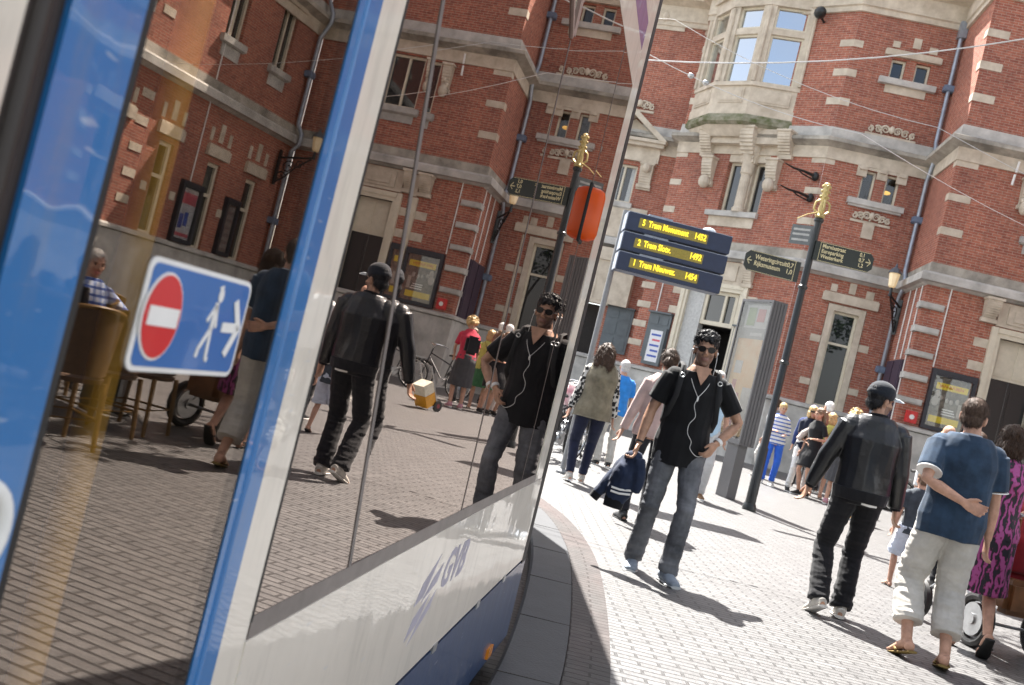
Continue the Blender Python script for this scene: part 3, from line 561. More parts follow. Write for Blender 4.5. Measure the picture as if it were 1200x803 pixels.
# ---- things fixed on or leaning at the theatre
YEL=mat('yellow strip',(.78,.58,.02),.5,var=.06); REDI=mat('red ink',(.55,.05,.04),.6,var=0)
def poster_case(W,a,b,z0,z1,label,kind):
    rt=W.right(); mid=(a+b)/2; base=W.P(mid,0,z0); t=thing('poster_case',label,'poster',base,math.atan2(rt.y,rt.x),'poster cases on the theatre walls'); wd=b-a; h=z1-z0
    q=MB(); q.box((-wd/2,-.12,0),(-wd/2+.09,0,h)); q.box((wd/2-.09,-.12,0),(wd/2,0,h)); q.box((-wd/2+.09,-.12,0),(wd/2-.09,0,.1)); q.box((-wd/2+.09,-.12,h-.16),(wd/2-.09,0,h)); q.box((-wd/2+.12,-.135,h-.12),(wd/2-.12,-.12,h-.10)); q.build('frame',mat('case frame',(.018,.022,.032),.4),t)
    q=MB(); q.box((-wd/2+.09,-.05,.1),(wd/2-.09,-.04,h-.16)); q.build('sheet',mat('stage photograph '+kind,(.20,.17,.14) if kind=='show' else ((.62,.60,.62) if kind=='white' else (.16,.155,.15)),.5,scale=9,col2=(.035,.03,.028) if kind=='show' else None),t)
    if kind=='show':
        y1=h-.31; q=MB(); q.box((-wd*.34,-.056,y1-.16),(wd*.36,-.05,y1)); q.box((-wd*.36,-.056,.2),(wd*.3,-.05,.36)); q.build('yellow_strip',YEL,t)
        M=frame((0,-.058,y1-.125),(1,0,0)); lettering([text_mesh('JAN RABIJN',.1,M,'CENTER',1.15)],REDI,t)
        q=MB(); 
        for k,(x,z,r) in enumerate(((-.3,.9,.07),(-.2,.82,.045),(-.05,.78,.04),(.06,.76,.045),(.2,.8,.05),(-.32,.72,.09))): q.ell((x,-.05,z),(r,.012,r*1.4),n=10,m=6)
        q.box((.24,-.056,.42),(.34,-.05,.75)); q.build('printed_figure',mat('pale figure',(.42,.38,.34),.6),t)
        q=MB()
        for k in range(3): q.box((-.12,-.056,.42+.06*k),(.22-.03*k,-.052,.45+.06*k))
        q.build('printed_lines',WHITEP,t)
    elif kind=='white':
        q=MB(); q.box((-wd*.36,-.06,h*.64),(wd*.36,-.05,h*.82)); q.box((-wd*.36,-.06,.16),(wd*.36,-.05,.24)); q.build('printed_panel',INKP,t)
        q=MB(); q.box((-.12,-.06,.42),(.02,-.05,.75)); q.box((.06,-.06,.35),(.2,-.05,.7)); q.build('printed_block',INKB,t)
    else:
        q=MB()
        for k in range(6): q.box((-wd*.3,-.06,.2+.19*k),(wd*.3-.05*(k%3),-.05,.3+.19*k))
        q.build('printed_panel',mat('grey print',(.26,.25,.25),.6),t)
    q=MB(); q.box((-wd/2+.09,-.085,.1),(wd/2-.09,-.08,h-.16)); q.build('pane',CGLASS,t); return t
poster_case(WR,.57,1.66,2.09,3.58,'black framed poster case with two yellow strips beside the theatre door','show')
poster_case(WW,3.52,4.32,2.09,3.57,'black framed case with white, red and blue poster between two terrace wall windows','white')
poster_case(WW,1.92,2.5,2.09,3.57,'black framed case with dull grey sheets between two terrace wall windows','grey')
t=thing('fire_alarm_box','red square alarm box with a white disc on the brick pier','alarm box',WR.P(.3,.10,2.13),WR.ang()); q=MB(); q.box((-.14,-.1,0),(.14,.0,.3),ch=.015); q.build('box',mat('alarm red',(.55,.02,.02),.4),t); q=MB(); q.tube([(0,-.1,.15),(0,-.112,.15)],.06,18); q.build('disc',WHITEP,t)
def wall_lantern(P,dirv,label):
    d=V(dirv).normalized(); t=thing('wall_lantern',label,'lantern',P,math.atan2(d.y,d.x),'lanterns on the theatre wall')
    q=MB(); q.box((-.02,-.06,-.75),(.03,.06,.2)); arc=[(0,0,0),(.3,0,.05),(.65,0,.1),(.95,0,.16)]; q.tube(arc,.03,8)
    for cx,cz,r in ((.3,-.22,.2),(.6,-.1,.13),(.14,-.5,.15)):
        q.tube([(cx+math.cos(i*.35)*r*(1-i/30),0,cz+math.sin(i*.35)*r*(1-i/30)) for i in range(24)],.017,6)
    q.tube([(0,0,-.7),(.25,0,-.5),(.5,0,-.2),(.9,0,.12)],.022,7); q.tube([(.95,0,.12),(.95,0,.34)],[.05,.03],8); q.build('iron_arm',IRON,t,True)
    q=MB(); q.lathe((.95,0,.34),[(.06,0),(.10,.04),(.145,.36),(.13,.38)],8); q.build('lantern_glass',mat('lantern glass',(.75,.68,.5),.3,var=.05,emit=(1,.62,.22),estr=.07),t)
    q=MB(); q.ell((.95,0,.55),(.06,.06,.1)); q.tube([(.95,-.0,.4),(.95,0,.5)],.02); q.build('bulb',mat('lit bulb',(1,.6,.2),.5,var=0,emit=(1,.5,.08),estr=2.2),t)
    q=MB(); q.lathe((.95,0,.72),[(.18,0),(.17,.03),(.1,.12),(.04,.17),(.02,.26)],8); q.build('cap',mat('lantern cap',(.10,.11,.13),.4),t); return t
wall_lantern(WM.P(.06,.2,5.15),(-.62,-.78,0),'lit amber lantern on a scrolled arm beside the theatre drainpipe')
wall_lantern(WW.P(.75,.1,5.1),(-.95,.1,0),'lit amber lantern on a scrolled arm high over the terrace')
# ------------------------------------------------------------------ tram
TN=math.tan
BR=[(-6,.1625),(.66,.1625+TN(R(.3))),(1.28,.1625+TN(R(.1))),(2.0,.1625+TN(R(.6))),(3.0,.1625+TN(R(.85))),(3.8,.1625+TN(R(1.1))),(4.75,0)]
def _int(y): return sum((min(y,b[0])-a[0])*a[1] for a,b in zip(BR,BR[1:]) if y>a[0])
def tramx(y): return -.468+.1625*2+_int(y)-_int(2.0)
TR=thing('tram','white and blue tram at the kerb with dark mirror-like side windows','tram',(tramx(2),2,0)); TRI=Matrix.Translation((-tramx(2),-2,0))
def tp(mb,name,m,parent=None,smooth=False,label=None):
    o=mb.build(name,m,parent or TR,smooth,False,label)
    if parent is None: o.matrix_parent_inverse=TRI
    return o
def T1(y,d,z):  # along the side, outward, up
    return V((tramx(y)+d,y-.16*d,z))
def pane(pts,slopey,off,th,mb):  # flat pane whose plane follows one panel only
    for (a,b) in zip(BR,BR[1:]):
        if a[0]<=slopey<b[0]: sl=a[1]
    x0=tramx(slopey)
    mb.poly(pts,th,lambda y,d,z:V((x0+sl*(y-slopey)+off+d,y-sl*d,z)))
YB=4.36
def rect(y0,y1,z0,z1,d0,d1,mb,step=.4):
    n=max(1,int((y1-y0)/step)); cuts=[y0+(y1-y0)*i/n for i in range(n+1)]+[b[0] for b in BR if y0<b[0]<y1]; cuts=sorted(set(cuts))
    k=len(cuts); vs=[]
    for y in cuts: vs+=[T1(y,d0,z0),T1(y,d1,z0),T1(y,d1,z1),T1(y,d0,z1)]
    fs=[(0,3,2,1),tuple(4*(k-1)+i for i in range(4))]
    for i in range(k-1):
        for j in range(4): fs.append((4*i+j,4*i+(j+1)%4,4*i+4+(j+1)%4,4*i+4+j))
    mb.add(vs,fs)
# shell: roof, far side, floor, hidden nose drawn out ahead of the cab pillar to cast the kerbside shadow
EXTENDED_NOSE=[(4.46,0.02),(4.9,.16),(5.6,.05),(8.9,.0),(9.7,-.25),(10.2,-.9),(10.3,-2.3)]
q=MB(); out=[(tramx(y),y) for y in (-6,-3,0,1.3,2,3,3.8,4.3)]+[(.24,4.46),(.16,4.9),(.05,5.6),(0,8.9),(-.25,9.7),(-.9,10.2),(-2.3,10.3),(-3.3,-6)]
n=len(out)
def prism(q,z0,z1,pts):
    n=len(pts); q.add([(x,y,z0) for x,y in pts]+[(x,y,z1) for x,y in pts],[tuple(range(n)),tuple(range(2*n-1,n-1,-1))]+[(i,(i+1)%n,n+(i+1)%n,n+i) for i in range(n)])
prism(q,2.95,3.35,out); prism(q,.2,.34,[(x-.03,y) for x,y in out]); tp(q,'body_shell',TCREAM)
q=MB(); extended_nose=[(x,y) for x,y in out if y>4.4 and x>-2.4]
for (x,y),(x2,y2) in zip(extended_nose,extended_nose[1:]): q.add([(x,y,.02),(x2,y2,.02),(x2,y2,2.95),(x,y,2.95)],[(0,1,2,3)])
tp(q,'extended_nose',TLOW)  # unseen from the camera, added length shaped for the shadow along the kerb
q=MB(); q.box((-2.7,-6,.34),(-2.62,4.3,2.95)); q.box((-2.6,-6,.35),(-.5,-5.9,2.95)); q.box((-2.62,1.32,.35),(tramx(1.3)-.06,1.36,2.95)); tp(q,'interior_wall',mat('interior panel',(.07,.065,.06),.7))
q=MB(); q.box((-1.9,-.2,.34),(-1.5,.3,.8),ch=.04); q.box((-1.95,-.25,.8),(-1.8,.3,1.4),ch=.04); q.box((-1.9,.7,.34),(-1.5,1.2,.8),ch=.04); q.box((-1.95,.65,.8),(-1.8,1.2,1.4),ch=.04); tp(q,'seat',mat('seat moquette',(.03,.04,.09),.9))
q=MB(); q.tube([(-.446,1.15,.35),(-.446,1.15,2.9)],.019,12); tp(q,'grab_pole',mat('yellow pole',(.85,.52,.05),.4,var=.05),None,True)
q=MB(); q.tube([(-.72,.98,.35),(-.72,.98,2.9)],.03,12); tp(q,'door_post',mat('ochre post',(.6,.28,.05),.5,var=.05),None,True)
# side from the picture's left: cream panel, rubber, blue door stile
q=MB(); rect(-6,.655,.2,2.95,-.03,.004,q); tp(q,'side_panel',TCREAM)
q=MB(); rect(.655,.700,.1,2.95,-.03,-.003,q); q.tube([T1(.678,-.006,.1),T1(.678,-.006,2.95)],.010,10); tp(q,'door_seal',mat('brown black seal',(.022,.015,.012),.5),None,True)
q=MB(); rect(.700,.786,.1,2.9,-.02,.002,q); o=tp(q,'door_stile',TBLUE)
q=MB(); C=.738; q.tube([T1(C+.030*math.cos(i*.2618),.003,.985+.034*math.sin(i*.2618)) for i in range(24)],.008,10,closed=True); tp(q,'button_ring',mat('white plastic',(.75,.75,.72),.4,var=.02),o,True)
q=MB(); q.tube([T1(C,.0,.985),T1(C,.005,.985)],.024,24); tp(q,'button',mat('grey plastic',(.3,.29,.28),.5),o)
q=MB(); rect(.786,.797,.1,2.9,-.02,.001,q); tp(q,'door_seal',RUBBER)
q=MB(); pane([(.795,.3),(1.19,.3),(1.19,2.7),(.795,2.7)],.9,-.006,.006,q); tp(q,'door_glass',DGLASS)
q=MB(); rect(.795,1.19,.1,.30,-.02,.01,q); rect(.795,1.19,2.7,2.95,-.02,.01,q); tp(q,'door_rail',TBLUE)
q=MB(); rect(1.186,1.192,.1,2.9,-.02,.0,q); tp(q,'door_seal',RUBBER)
q=MB(); rect(1.192,1.262,.1,2.95,-.02,.002,q)
q.tube([T1(1.215,.0,.1),T1(1.215,.0,2.95)],[.006,.006],10); o=tp(q,'door_post_cover',TBLUE,None,True)
q=MB(); rect(1.262,1.345,.1,2.95,-.02,.0015,q,.05); tp(q,'pillar',TCREAM)
q=MB(); rect(1.345,1.353,.78,2.95,-.02,.002,q); tp(q,'window_seal',RUBBER)
# large panes; the joint between the first two leans backwards
sB=lambda z:1.774-.285*(z-.745)
s2=lambda z:2.678-.084*(z-.934); s3=lambda z:3.674-.06*(z-1.5)
ZT=2.43; ZB=.787
zz=2.19
q=MB(); pane([(1.353,ZB),(sB(ZB)-.004,ZB),(sB(zz)-.004,zz)],1.6,-.004,.004,q); tp(q,'side_glass',TGLASS)
q=MB(); pane([(sB(ZB)+.004,ZB),(s2(ZB)-.005,ZB),(s2(2.05)-.005,2.05),(2.26,ZT-.2),(2.2,ZT),(1.36,ZT),(1.36,zz)],2.5,-.004,.004,q); tp(q,'side_glass',TGLASS)
q=MB(); pane([(s2(ZB)+.005,ZB),(s3(ZB)-.002,ZB),(s3(ZT)-.002,ZT),(2.72,ZT),(s2(2.05)+.012,2.05)],3.4,-.004,.004,q); tp(q,'side_glass',TGLASS)
q=MB(); pane([(s3(ZB)+.002,ZB),(4.06,ZB),(4.10,ZT),(s3(ZT)+.002,ZT)],3.9,-.004,.004,q); tp(q,'side_glass',TGLASS)
def bar(y0,z0,y1,z1,w,d0,d1,q): 
    a=V((y0,z0)); b=V((y1,z1)); n=(b-a).normalized(); n=V((-n.y,n.x))*w/2
    q.poly([tuple(a+n),tuple(b+n),tuple(b-n),tuple(a-n)],d1-d0,lambda y,d,z:T1(y,d+d0,z))
q=MB(); bar(sB(ZB),ZB,sB(zz),zz,.014,-.004,.0015,q); tp(q,'window_joint',mat('grey joint',(.16,.14,.13),.5))
q=MB(); bar(s2(ZB),ZB,s2(2.05),2.05,.011,-.004,.001,q); bar(s3(ZB),ZB,s3(ZT),ZT,.006,-.004,.001,q); tp(q,'window_joint',mat('brown joint',(.10,.075,.065),.5))
# V-shaped vent at the top of the second joint
q=MB(); q.poly([(2.27,2.05+.19),(2.54,2.06),(2.52,2.16),(2.5,ZT),(2.24,ZT)],.004,lambda y,d,z:T1(y,d-.006,z)); tp(q,'vent_opening',RUBBER)
q=MB(); bar(s2(2.06),2.06,2.27,2.24,.014,-.004,.006,q); bar(s2(2.06)+.01,2.07,2.585,2.17,.035,-.004,.006,q); bar(2.585,2.17,2.60,ZT,.07,-.004,.006,q); bar(2.27,2.24,2.22,ZT,.014,-.004,.006,q); tp(q,'vent_frame',mat('rose brown trim',(.30,.21,.18),.4))
q=MB(); rect(1.345,YB-.24,2.43,2.58,-.02,.001,q); tp(q,'roof_band',TCREAM)
q=MB(); rect(1.345,YB-.24,2.58,2.70,-.02,.0012,q); tp(q,'livery_band',TVIO)
q=MB(); rect(1.345,YB-.24,2.70,2.95,-.02,.001,q); tp(q,'roof_band',TCREAM)
# front pillar and its black edge
q=MB(); rect(4.10,4.30,ZB-.03,2.95,-.03,.0015,q,.05); o=tp(q,'pillar',TCREAM)
q=MB(); rect(4.30,4.40,.38,2.30,-.04,.004,q,.05); rect(4.30,4.40,2.30,2.95,-.04,.003,q,.05); tp(q,'edge_seal',RUBBER)
# skirt
q=MB(); rect(1.345,4.30,.398,.755,-.04,.003,q); sk=tp(q,'skirt',TCREAM)
q=MB(); rect(1.353,4.30,.755,.787,-.03,.001,q); tp(q,'window_rail',mat('grey rail',(.19,.165,.15),.45))
q=MB(); rect(1.2,4.30,.386,.398,-.05,-.004,q); tp(q,'skirt_gap',RUBBER)
q=MB(); rect(1.2,4.30,.04,.386,-.05,.002,q); rect(4.30,4.42,.04,.386,-.05,.002,q,.05); lo=tp(q,'lower_skirt',TLOW)
q=MB()
for y in (2.05,2.75,3.35,3.85): rect(y,y+.05,.378,.402,.0,.006,q)
tp(q,'clip',STEEL)
q=MB(); rect(3.90,3.99,.065,.105,.0,.012,q); tp(q,'side_marker',mat('amber lens',(.75,.25,.02),.25,var=.05,coat=.5),lo)
# operator's emblem: two chevrons and slanted letters, on the skirt
def sp(mb,pts,d0=.0025,d1=.0036): mb.poly(pts,d1-d0,lambda y,d,z:T1(y,d+d0,z))
q=MB(); sp(q,[(2.40,.60),(2.44,.638),(2.555,.685),(2.50,.606)]); sp(q,[(2.40,.595),(2.45,.60),(2.50,.596),(2.44,.545)])
q=MB()
sp(q,[(2.377,.587),(2.42,.634),(2.562,.688),(2.455,.596)]); sp(q,[(2.445,.583),(2.53,.632),(2.618,.657),(2.585,.612)])
sp(q,[(2.36,.505),(2.40,.553),(2.53,.590),(2.455,.53)]); sp(q,[(2.40,.486),(2.49,.545),(2.60,.588),(2.565,.545)])
LOGO=mat('faded violet print',(.37,.35,.42),.5,var=.08); tp(q,'emblem',LOGO,sk)
tx=V((tramx(2.9)-tramx(2.6),.3,0)).normalized(); M=frame((tramx(2.62)+.0035,2.62,.557),tx)
o=lettering([text_mesh('GVB',.135,M,'LEFT',1.12,shear=.45,th=.0005,bold=.004)],LOGO,sk)
# sign on the door glass
SG=MB(); 
def rr(y0,y1,z0,z1,r):
    pts=[]
    for cy,cz,a0 in ((y1-r,z1-r,0),(y0+r,z1-r,90),(y0+r,z0+r,180),(y1-r,z0+r,270)):
        for k in range(5): a=R(a0+22.5*k); pts.append((cy+r*math.cos(a),cz+r*math.sin(a)))
    return pts
ST=lambda o:(lambda y,d,z:V((tramx(.9)+(BR[1][1])*(y-.9)+o+d,y-.16*d,z)))
SY0,SY1,SZ0,SZ1=.882,1.094,1.112,1.217
q=MB(); q.poly(rr(SY0,SY1,SZ0,SZ1,.012),.002,ST(.001)); sg=tp(q,'door_sign',WHITEP,label='blue sticker with no-entry disc and walking figure with arrow')
q=MB(); q.poly(rr(SY0+.006,SY1-.006,SZ0+.005,SZ1-.005,.008),.001,ST(.0032)); tp(q,'blue_field',mat('sign blue',(.025,.14,.42),.35,var=.02,coat=.6),sg)
def disc(cy,cz,ry,rz,n=28): return [(cy+ry*math.cos(2*math.pi*k/n),cz+rz*math.sin(2*math.pi*k/n)) for k in range(n)]
cy,cz=.9175,1.1645
q=MB(); q.poly(disc(cy,cz,.0345,.0415),.001,ST(.0044)); q.poly([(cy-.0265,cz-.009),(cy+.0265,cz-.009),(cy+.0265,cz+.009),(cy-.0265,cz+.009)],.001,ST(.0068))
def stroke(q,pts,w,o=.0044):
    for (a,b),(c,d) in zip(pts,pts[1:]):
        u=V((c-a,d-b)); L=u.length; u/=L; n_=V((-u.y,u.x)); p=V((a,b)); e=V((c,d)); w0=w
        q.poly([tuple(p+n_*w0-u*w0*.3),tuple(e+n_*w0+u*w0*.3),tuple(e-n_*w0+u*w0*.3),tuple(p-n_*w0-u*w0*.3)],.001,ST(o))
tp(q,'no_entry_disc',WHITEP,sg); q=MB()
q.poly(disc(1.024,1.1955,.0052,.0072,16),.001,ST(.0044)); stroke(q,[(1.019,1.2025),(1.025,1.2045)],.0018)
stroke(q,[(1.020,1.187),(1.0185,1.160)],.0032); stroke(q,[(1.019,1.184),(1.007,1.168)],.0021); stroke(q,[(1.021,1.185),(1.027,1.163)],.0021)
stroke(q,[(1.018,1.160),(1.002,1.139),(1.0005,1.131)],.0025); stroke(q,[(1.019,1.160),(1.022,1.130),(1.0255,1.1285)],.0025)
tp(q,'walking_figure',WHITEP,sg); q=MB(); stroke(q,[(1.043,1.164),(1.072,1.165)],.0052,.0045); stroke(q,[(1.061,1.1925),(1.079,1.165),(1.061,1.1365)],.0046,.0047)
tp(q,'arrow',WHITEP,sg)
q=MB(); q.poly(disc(cy,cz,.0315,.039),.001,ST(.0056)); tp(q,'red_disc',mat('sign red',(.62,.015,.02),.35,var=.02,coat=.6),sg)
# orange side lamp on the front edge
ORL=mat('orange lens',(1,.17,.012),.3,var=.05,scale=40,coat=.3); _t=ORL.node_tree; _o=[n for n in _t.nodes if n.type=='OUTPUT_MATERIAL'][0]; _tr=N(_t,'ShaderNodeBsdfTranslucent'); _tr.inputs[0].default_value=(1,.20,.012,1); _m=N(_t,'ShaderNodeMixShader'); _m.inputs[0].default_value=.6; _t.links.new(_t.nodes['Principled BSDF'].outputs[0],_m.inputs[1]); _t.links.new(_tr.outputs[0],_m.inputs[2]); _t.links.new(_m.outputs[0],_o.inputs[0])
q=MB(); q.tube([T1(3.67,.0,z) for z in (1.703,1.712,1.73,1.87,1.888,1.897)],[(.022,.036),(.032,.052),(.036,.058),(.036,.058),(.032,.052),(.022,.036)],24,ax=(0,1,0)); lo2=tp(q,'indicator_lamp',ORL,None,True)
q=MB(); q.box((3.63,-.004,1.69),(3.71,.006,1.91),T1,ch=.002); tp(q,'lamp_base',RUBBER,lo2,True)
# ------------------------------------------------------------------ street furniture
# finger post
SPB=(3.80,14.14,0.003)
t=thing('signpost','tall black finger post with gilt top and two black direction signs','signpost',SPB)
q=MB(); q.tube([(0,0,0),(0,0,.9),(0,0,.92),(0,0,4.2)],[.075,.07,.055,.05],14); q.lathe((0,0,0),[(.10,0),(.10,.05),(.08,.1)],14)
for z in (2.1,3.2,4.18): q.lathe((0,0,z),[(.05,0),(.07,.02),(.07,.05),(.05,.07)],14)
q.build('post',IRON,t,True)
GILT=mat('gilt',(.50,.39,.16),.4,metal=.35,var=.15)
q=MB(); q.lathe((0,0,4.24),[(.05,0),(.075,.03),(.04,.08),(.05,.14),(.03,.2),(.045,.26),(.045,.5),(.02,.52)],10)
for k in range(4):
    a=k*math.pi/2; q.tube([(math.cos(a)*.05,math.sin(a)*.05,4.3),(math.cos(a)*.11,math.sin(a)*.11,4.36),(math.cos(a)*.10,math.sin(a)*.10,4.46),(math.cos(a)*.05,math.sin(a)*.05,4.5)],.016,6)
    for z in (4.55,4.63,4.7): q.ell((math.cos(a)*.05,math.sin(a)*.05,z),.022,n=6,m=5)
q.build('finial',GILT,t,True)
SB=mat('sign black',(.012,.016,.014),.35,var=.05); SGO=mat('sign gold',(.72,.62,.36),.5,var=.03)
def finger(x0,x1,z,h,ry,lines,arrow,label=None):
    q=MB(); c=h*.22; L=x1-x0
    left=arrow=='L'
    pts=[(x0+(c if left else 0),z),(x1-(0 if left else c),z)]+([(x1,z),(x1,z+h)] if left else [(x1,z+c),(x1,z+h-c)])+[(x1-(0 if left else c),z+h),(x0+(c if left else 0),z+h)]+([(x0,z+h-c),(x0,z+c)] if left else [])
    q.poly(pts,.03,lambda a,d,b:V((a,d-.07,b))); o=q.build('direction_sign',SB,t,label=label); o.rotation_euler=(0,0,ry)
    q=MB(); b=.008; P=[(x0+b,z+b),(x1-b,z+b),(x1-b,z+h-b),(x0+b,z+h-b)]
    for u in ((x1-.08) if left else (x0+.07),): q.box((u,-.0725,z+.012),(u+.006,-.07,z+h-.012))
    q.box((x0+c,-.0725,z+h-.009),(x1-c,-.07,z+h-.004)); q.box((x0+c,-.0725,z+.004),(x1-c,-.07,z+.009))
    ax=x0+.07 if left else x1-.07; sg=-1 if left else 1
    for sz in (-1,1): q.poly([(ax+sg*.035,z+h/2-.004),(ax+sg*.035,z+h/2+.004),(ax-sg*.005,z+h/2+sz*.05+.008),(ax-sg*.005,z+h/2+sz*.05-.008)],.003,lambda a,d,b:V((a,d-.073,b)))
    q.box((ax-.035,-.0732,z+h/2-.006),(ax+.03,-.07,z+h/2+.006)); q.build('arrow_and_border',SGO,o)
    ms=[]; n=len(lines); sz=h/(n+.75) if n==3 else h/3.2
    for i,(s,num) in enumerate(lines):
        zz_=z+h-.018-(i+1)*sz+ (0 if n==3 else -.02); xs=x0+(.14 if left else .10)
        ms.append(text_mesh(s,sz*1.05,frame((xs,-.0715,zz_),(1,0,0)),'LEFT',.84 if n==3 else .76,bold=.0012)); ms.append(text_mesh(num,sz*1.0,frame(((x1-.10) if left else (x1-.13),-.0715,zz_),(1,0,0)),'RIGHT',.85,bold=.0012))
    lettering(ms,SGO,o); return o
finger(-.92,-.12,3.27,.29,R(3),[('Weteringcircuit','0,7'),('Rijksmuseum','1,0')],'L')
finger(.02,.86,3.64,.275,R(-2),[('Marnixstraat','0,1'),('Europarking','0,7'),('Westerkerk','1,2')],'R')
q=MB(); q.box((-.36,-.015,3.84),(-.04,.015,4.12)); o=q.build('direction_sign',mat('sign grey',(.13,.14,.14),.5),t); o.rotation_euler=(0,0,R(-38))
q=MB(); 
for z in (3.9,3.98,4.05): q.box((-.33,-.018,z-.012),(-.08,-.015,z+.018))
q.build('faded_lines',mat('faded print',(.42,.42,.40),.6),o)
q=MB(); q.box((.04,-.015,3.84),(.46,.015,4.12)); o=q.build('direction_sign',SB,t); o.rotation_euler=(0,0,R(72))
q=MB(); q.tube([(-.02,0,4.33),(-.2,-.1,4.24),(-.36,-.22,4.12)],.008,6); q.build('stay',GILT,t)
# departure board on its mast
t=thing('departure_board','dark blue tram departure board with three rows of yellow letters','display board',(1.03,12.45,0))
q=MB(); q.tube([(-.02,.3,0),(-.02,.3,3.45)],.035,14); q.lathe((-.02,.3,0),[(.08,0),(.08,.03),(.05,.06)],14); q.build('mast',mat('pale grey mast',(.22,.225,.23),.4,var=.06),t,True)
NB=mat('board navy',(.012,.022,.062),.4,var=.08); GB=mat('board grey end',(.32,.36,.43),.5); LED=mat('lit yellow dots',(.9,.7,.05),.5,var=0,emit=(1,.66,.02),estr=.34); LEDB=mat('display ground',(.10,.085,.02),.4,var=.25,scale=60,emit=(.35,.26,.02),estr=.10)
for i,(zt,s,n) in enumerate(((3.37,'5  Tram Monument','1452'),(3.118,'2  Tram Slotv.','1492'),(2.866,'1  Tram Nieuwez.','1454'))):
    z0=zt-.222; x0=-.02-.035*0; x1=1.30
    q=MB(); q.box((x0,-.16,z0),(x1,.16,zt),ch=.008); b=q.build('display_box',NB,t)
    q=MB(); q.box((x0-.012,-.15,z0+.005),(x0,.15,zt-.005)); q.box((x0,-.15,zt),(x1,.15,zt+.008)); q.build('end_cap',GB,b)
    q=MB(); q.box((x0+.15,-.163,z0+.055),(x0+1.02,-.158,zt-.05)); q.build('screen',LEDB,b)
    lettering([text_mesh(s,.105,frame((x0+.19,-.1645,z0+.068),(1,0,0)),'LEFT',.70,bold=.003),text_mesh(n,.105,frame((x0+1.0,-.1645,z0+.068),(1,0,0)),'RIGHT',.72,bold=.003)],LED,b)
    q=MB(); q.box((x0+.25,-.14,zt+.004),(x0+.55,.1,zt+.028)); q.build('spacer',GB,b)
q=MB(); q.ell((1.02,0,3.385),(.09,.09,.05)); q.build('sensor_dome',mat('dome grey',(.55,.58,.62),.3),t,True)
q=MB(); q.tube([(-.02,.3,3.3),(.4,.1,3.3)],.04); q.tube([(-.02,.3,2.75),(.4,.1,2.75)],.04); q.build('bracket',GB,t)
for o in kids(t):
    if o.name.startswith('display_box'): o.rotation_euler=(0,0,R(1.5))
# map kiosk
a=V((3.64,14.9,0)); b=V((3.36,15.67,0)); kd=(b-a).normalized(); kn=V((-kd.y,kd.x,0)); 
if kn.x>0: kn=-kn
t=thing('map_kiosk','tall grey information pillar with a beige city map, standing behind the finger post','kiosk',((a+b)/2-kn*.12).to_tuple(),0)
Kc=(a+b)/2-kn*.12
KT_=lambda x,d,z:(kd*x+kn*d+V((0,0,z)))
KG=mat('kiosk grey',(.095,.092,.095),.45,var=.06,scale=3)
gzk=gz(15.2)
q=MB(); q.box((-.34,-.08,gzk),(-.04,.08,.86),KT_); q.build('pedestal',KG,t)
q=MB()
q.box((-.42,-.13,.84),(.42,-.02,3.06),KT_); q.box((-.42,-.02,.84),(-.385,.13,3.06),KT_); q.box((.385,-.02,.84),(.42,.13,3.06),KT_); q.box((-.385,-.02,.84),(.385,.13,.92),KT_); q.box((-.385,-.02,3.02),(.385,.13,3.06),KT_)
for k in range(4): q.box((-.428,-.10+.055*k,.86),(-.42,-.07+.055*k,3.04),KT_)
q.build('cabinet',KG,t)
q=MB(); q.box((-.38,.05,.95),(.38,.06,2.45),KT_); q.build('city_map',mat('city map',(.25,.19,.10),.6,scale=5,col2=(.25,.12,.03)),t)
q=MB(); q.box((-.38,.05,2.45),(.38,.062,3.0),KT_); q.build('header_panel',mat('header grey',(.05,.053,.053),.5),t)
for nm,mt_,bx in (('red_emblem',mat('map red',(.17,.025,.025),.6),[((-.2,.062,2.72),(.0,.066,2.92))]),('green_emblem',mat('green print',(.06,.10,.02),.6,var=.1),[((.05,.062,2.66),(.26,.066,2.94))]),('white_panel',mat('map paper',(.17,.17,.16),.6),[((-.3,.061,2.62),(.32,.063,2.98)),((-.22,.061,2.5),(.1,.0632,2.55)),((-.3,.06,1.2),(-.05,.0635,1.7)),((.1,.06,1.9),(.3,.0635,2.1))]),('pink_district',mat('pink print2',(.16,.04,.045),.6,var=.2),[((.02,.06,1.1),(.2,.064,1.6)),((.16,.06,1.55),(.26,.0645,1.8))])):
    q=MB(); [q.box(a_,b_,KT_) for a_,b_ in bx]; q.build(nm,mt_,t)
q=MB(); q.box((-.385,.115,.92),(.385,.12,3.02),KT_); q.build('pane',clear_glass('kiosk glass',(1,1,1),(.95,.95,.95),(.0,.10)),t)
# overhead wires
def wire(label,pts,r,m=STEEL,ins=()):
    c=V(pts[0]); q=MB(); P=[]
    for a,b in zip(pts,pts[1:]):
        for k in range(8): f=k/8; p=V(a).lerp(V(b),f); p.z-=.12*4*f*(1-f); P.append(p-c)
    P.append(V(pts[-1])-c); q.tube(P,r*.62,6); o=q.build('overhead_wire',m,None,True); o.location=c; tag(o,label,'wire','wires over the street')
    if ins:
        q=MB()
        for f in ins: i=f*(len(P)-1); p=P[int(i)].lerp(P[min(int(i)+1,len(P)-1)],i-int(i)); q.ell(p,(.035,.025,.028),n=8,m=6)
        q.build('insulator',STEEL,o,True)
WIRE=mat('pale wire',(.62,.62,.62),.4,metal=.3,var=.05)
wire('thick pale wire crossing the whole front just above the oriel sill',[(-2.5,10.4,3.66),(.56,10,4.47),(4.26,10,5.61),(9,9.6,7.1)],.012,WIRE)
wire('thin wire with two bright insulators left of the oriel',[(-1.8,10.5,4.83),(.25,10,4.66),(2.9,10,4.28),(10.2,18,5.6)],.006,WIRE,(.44,.46))
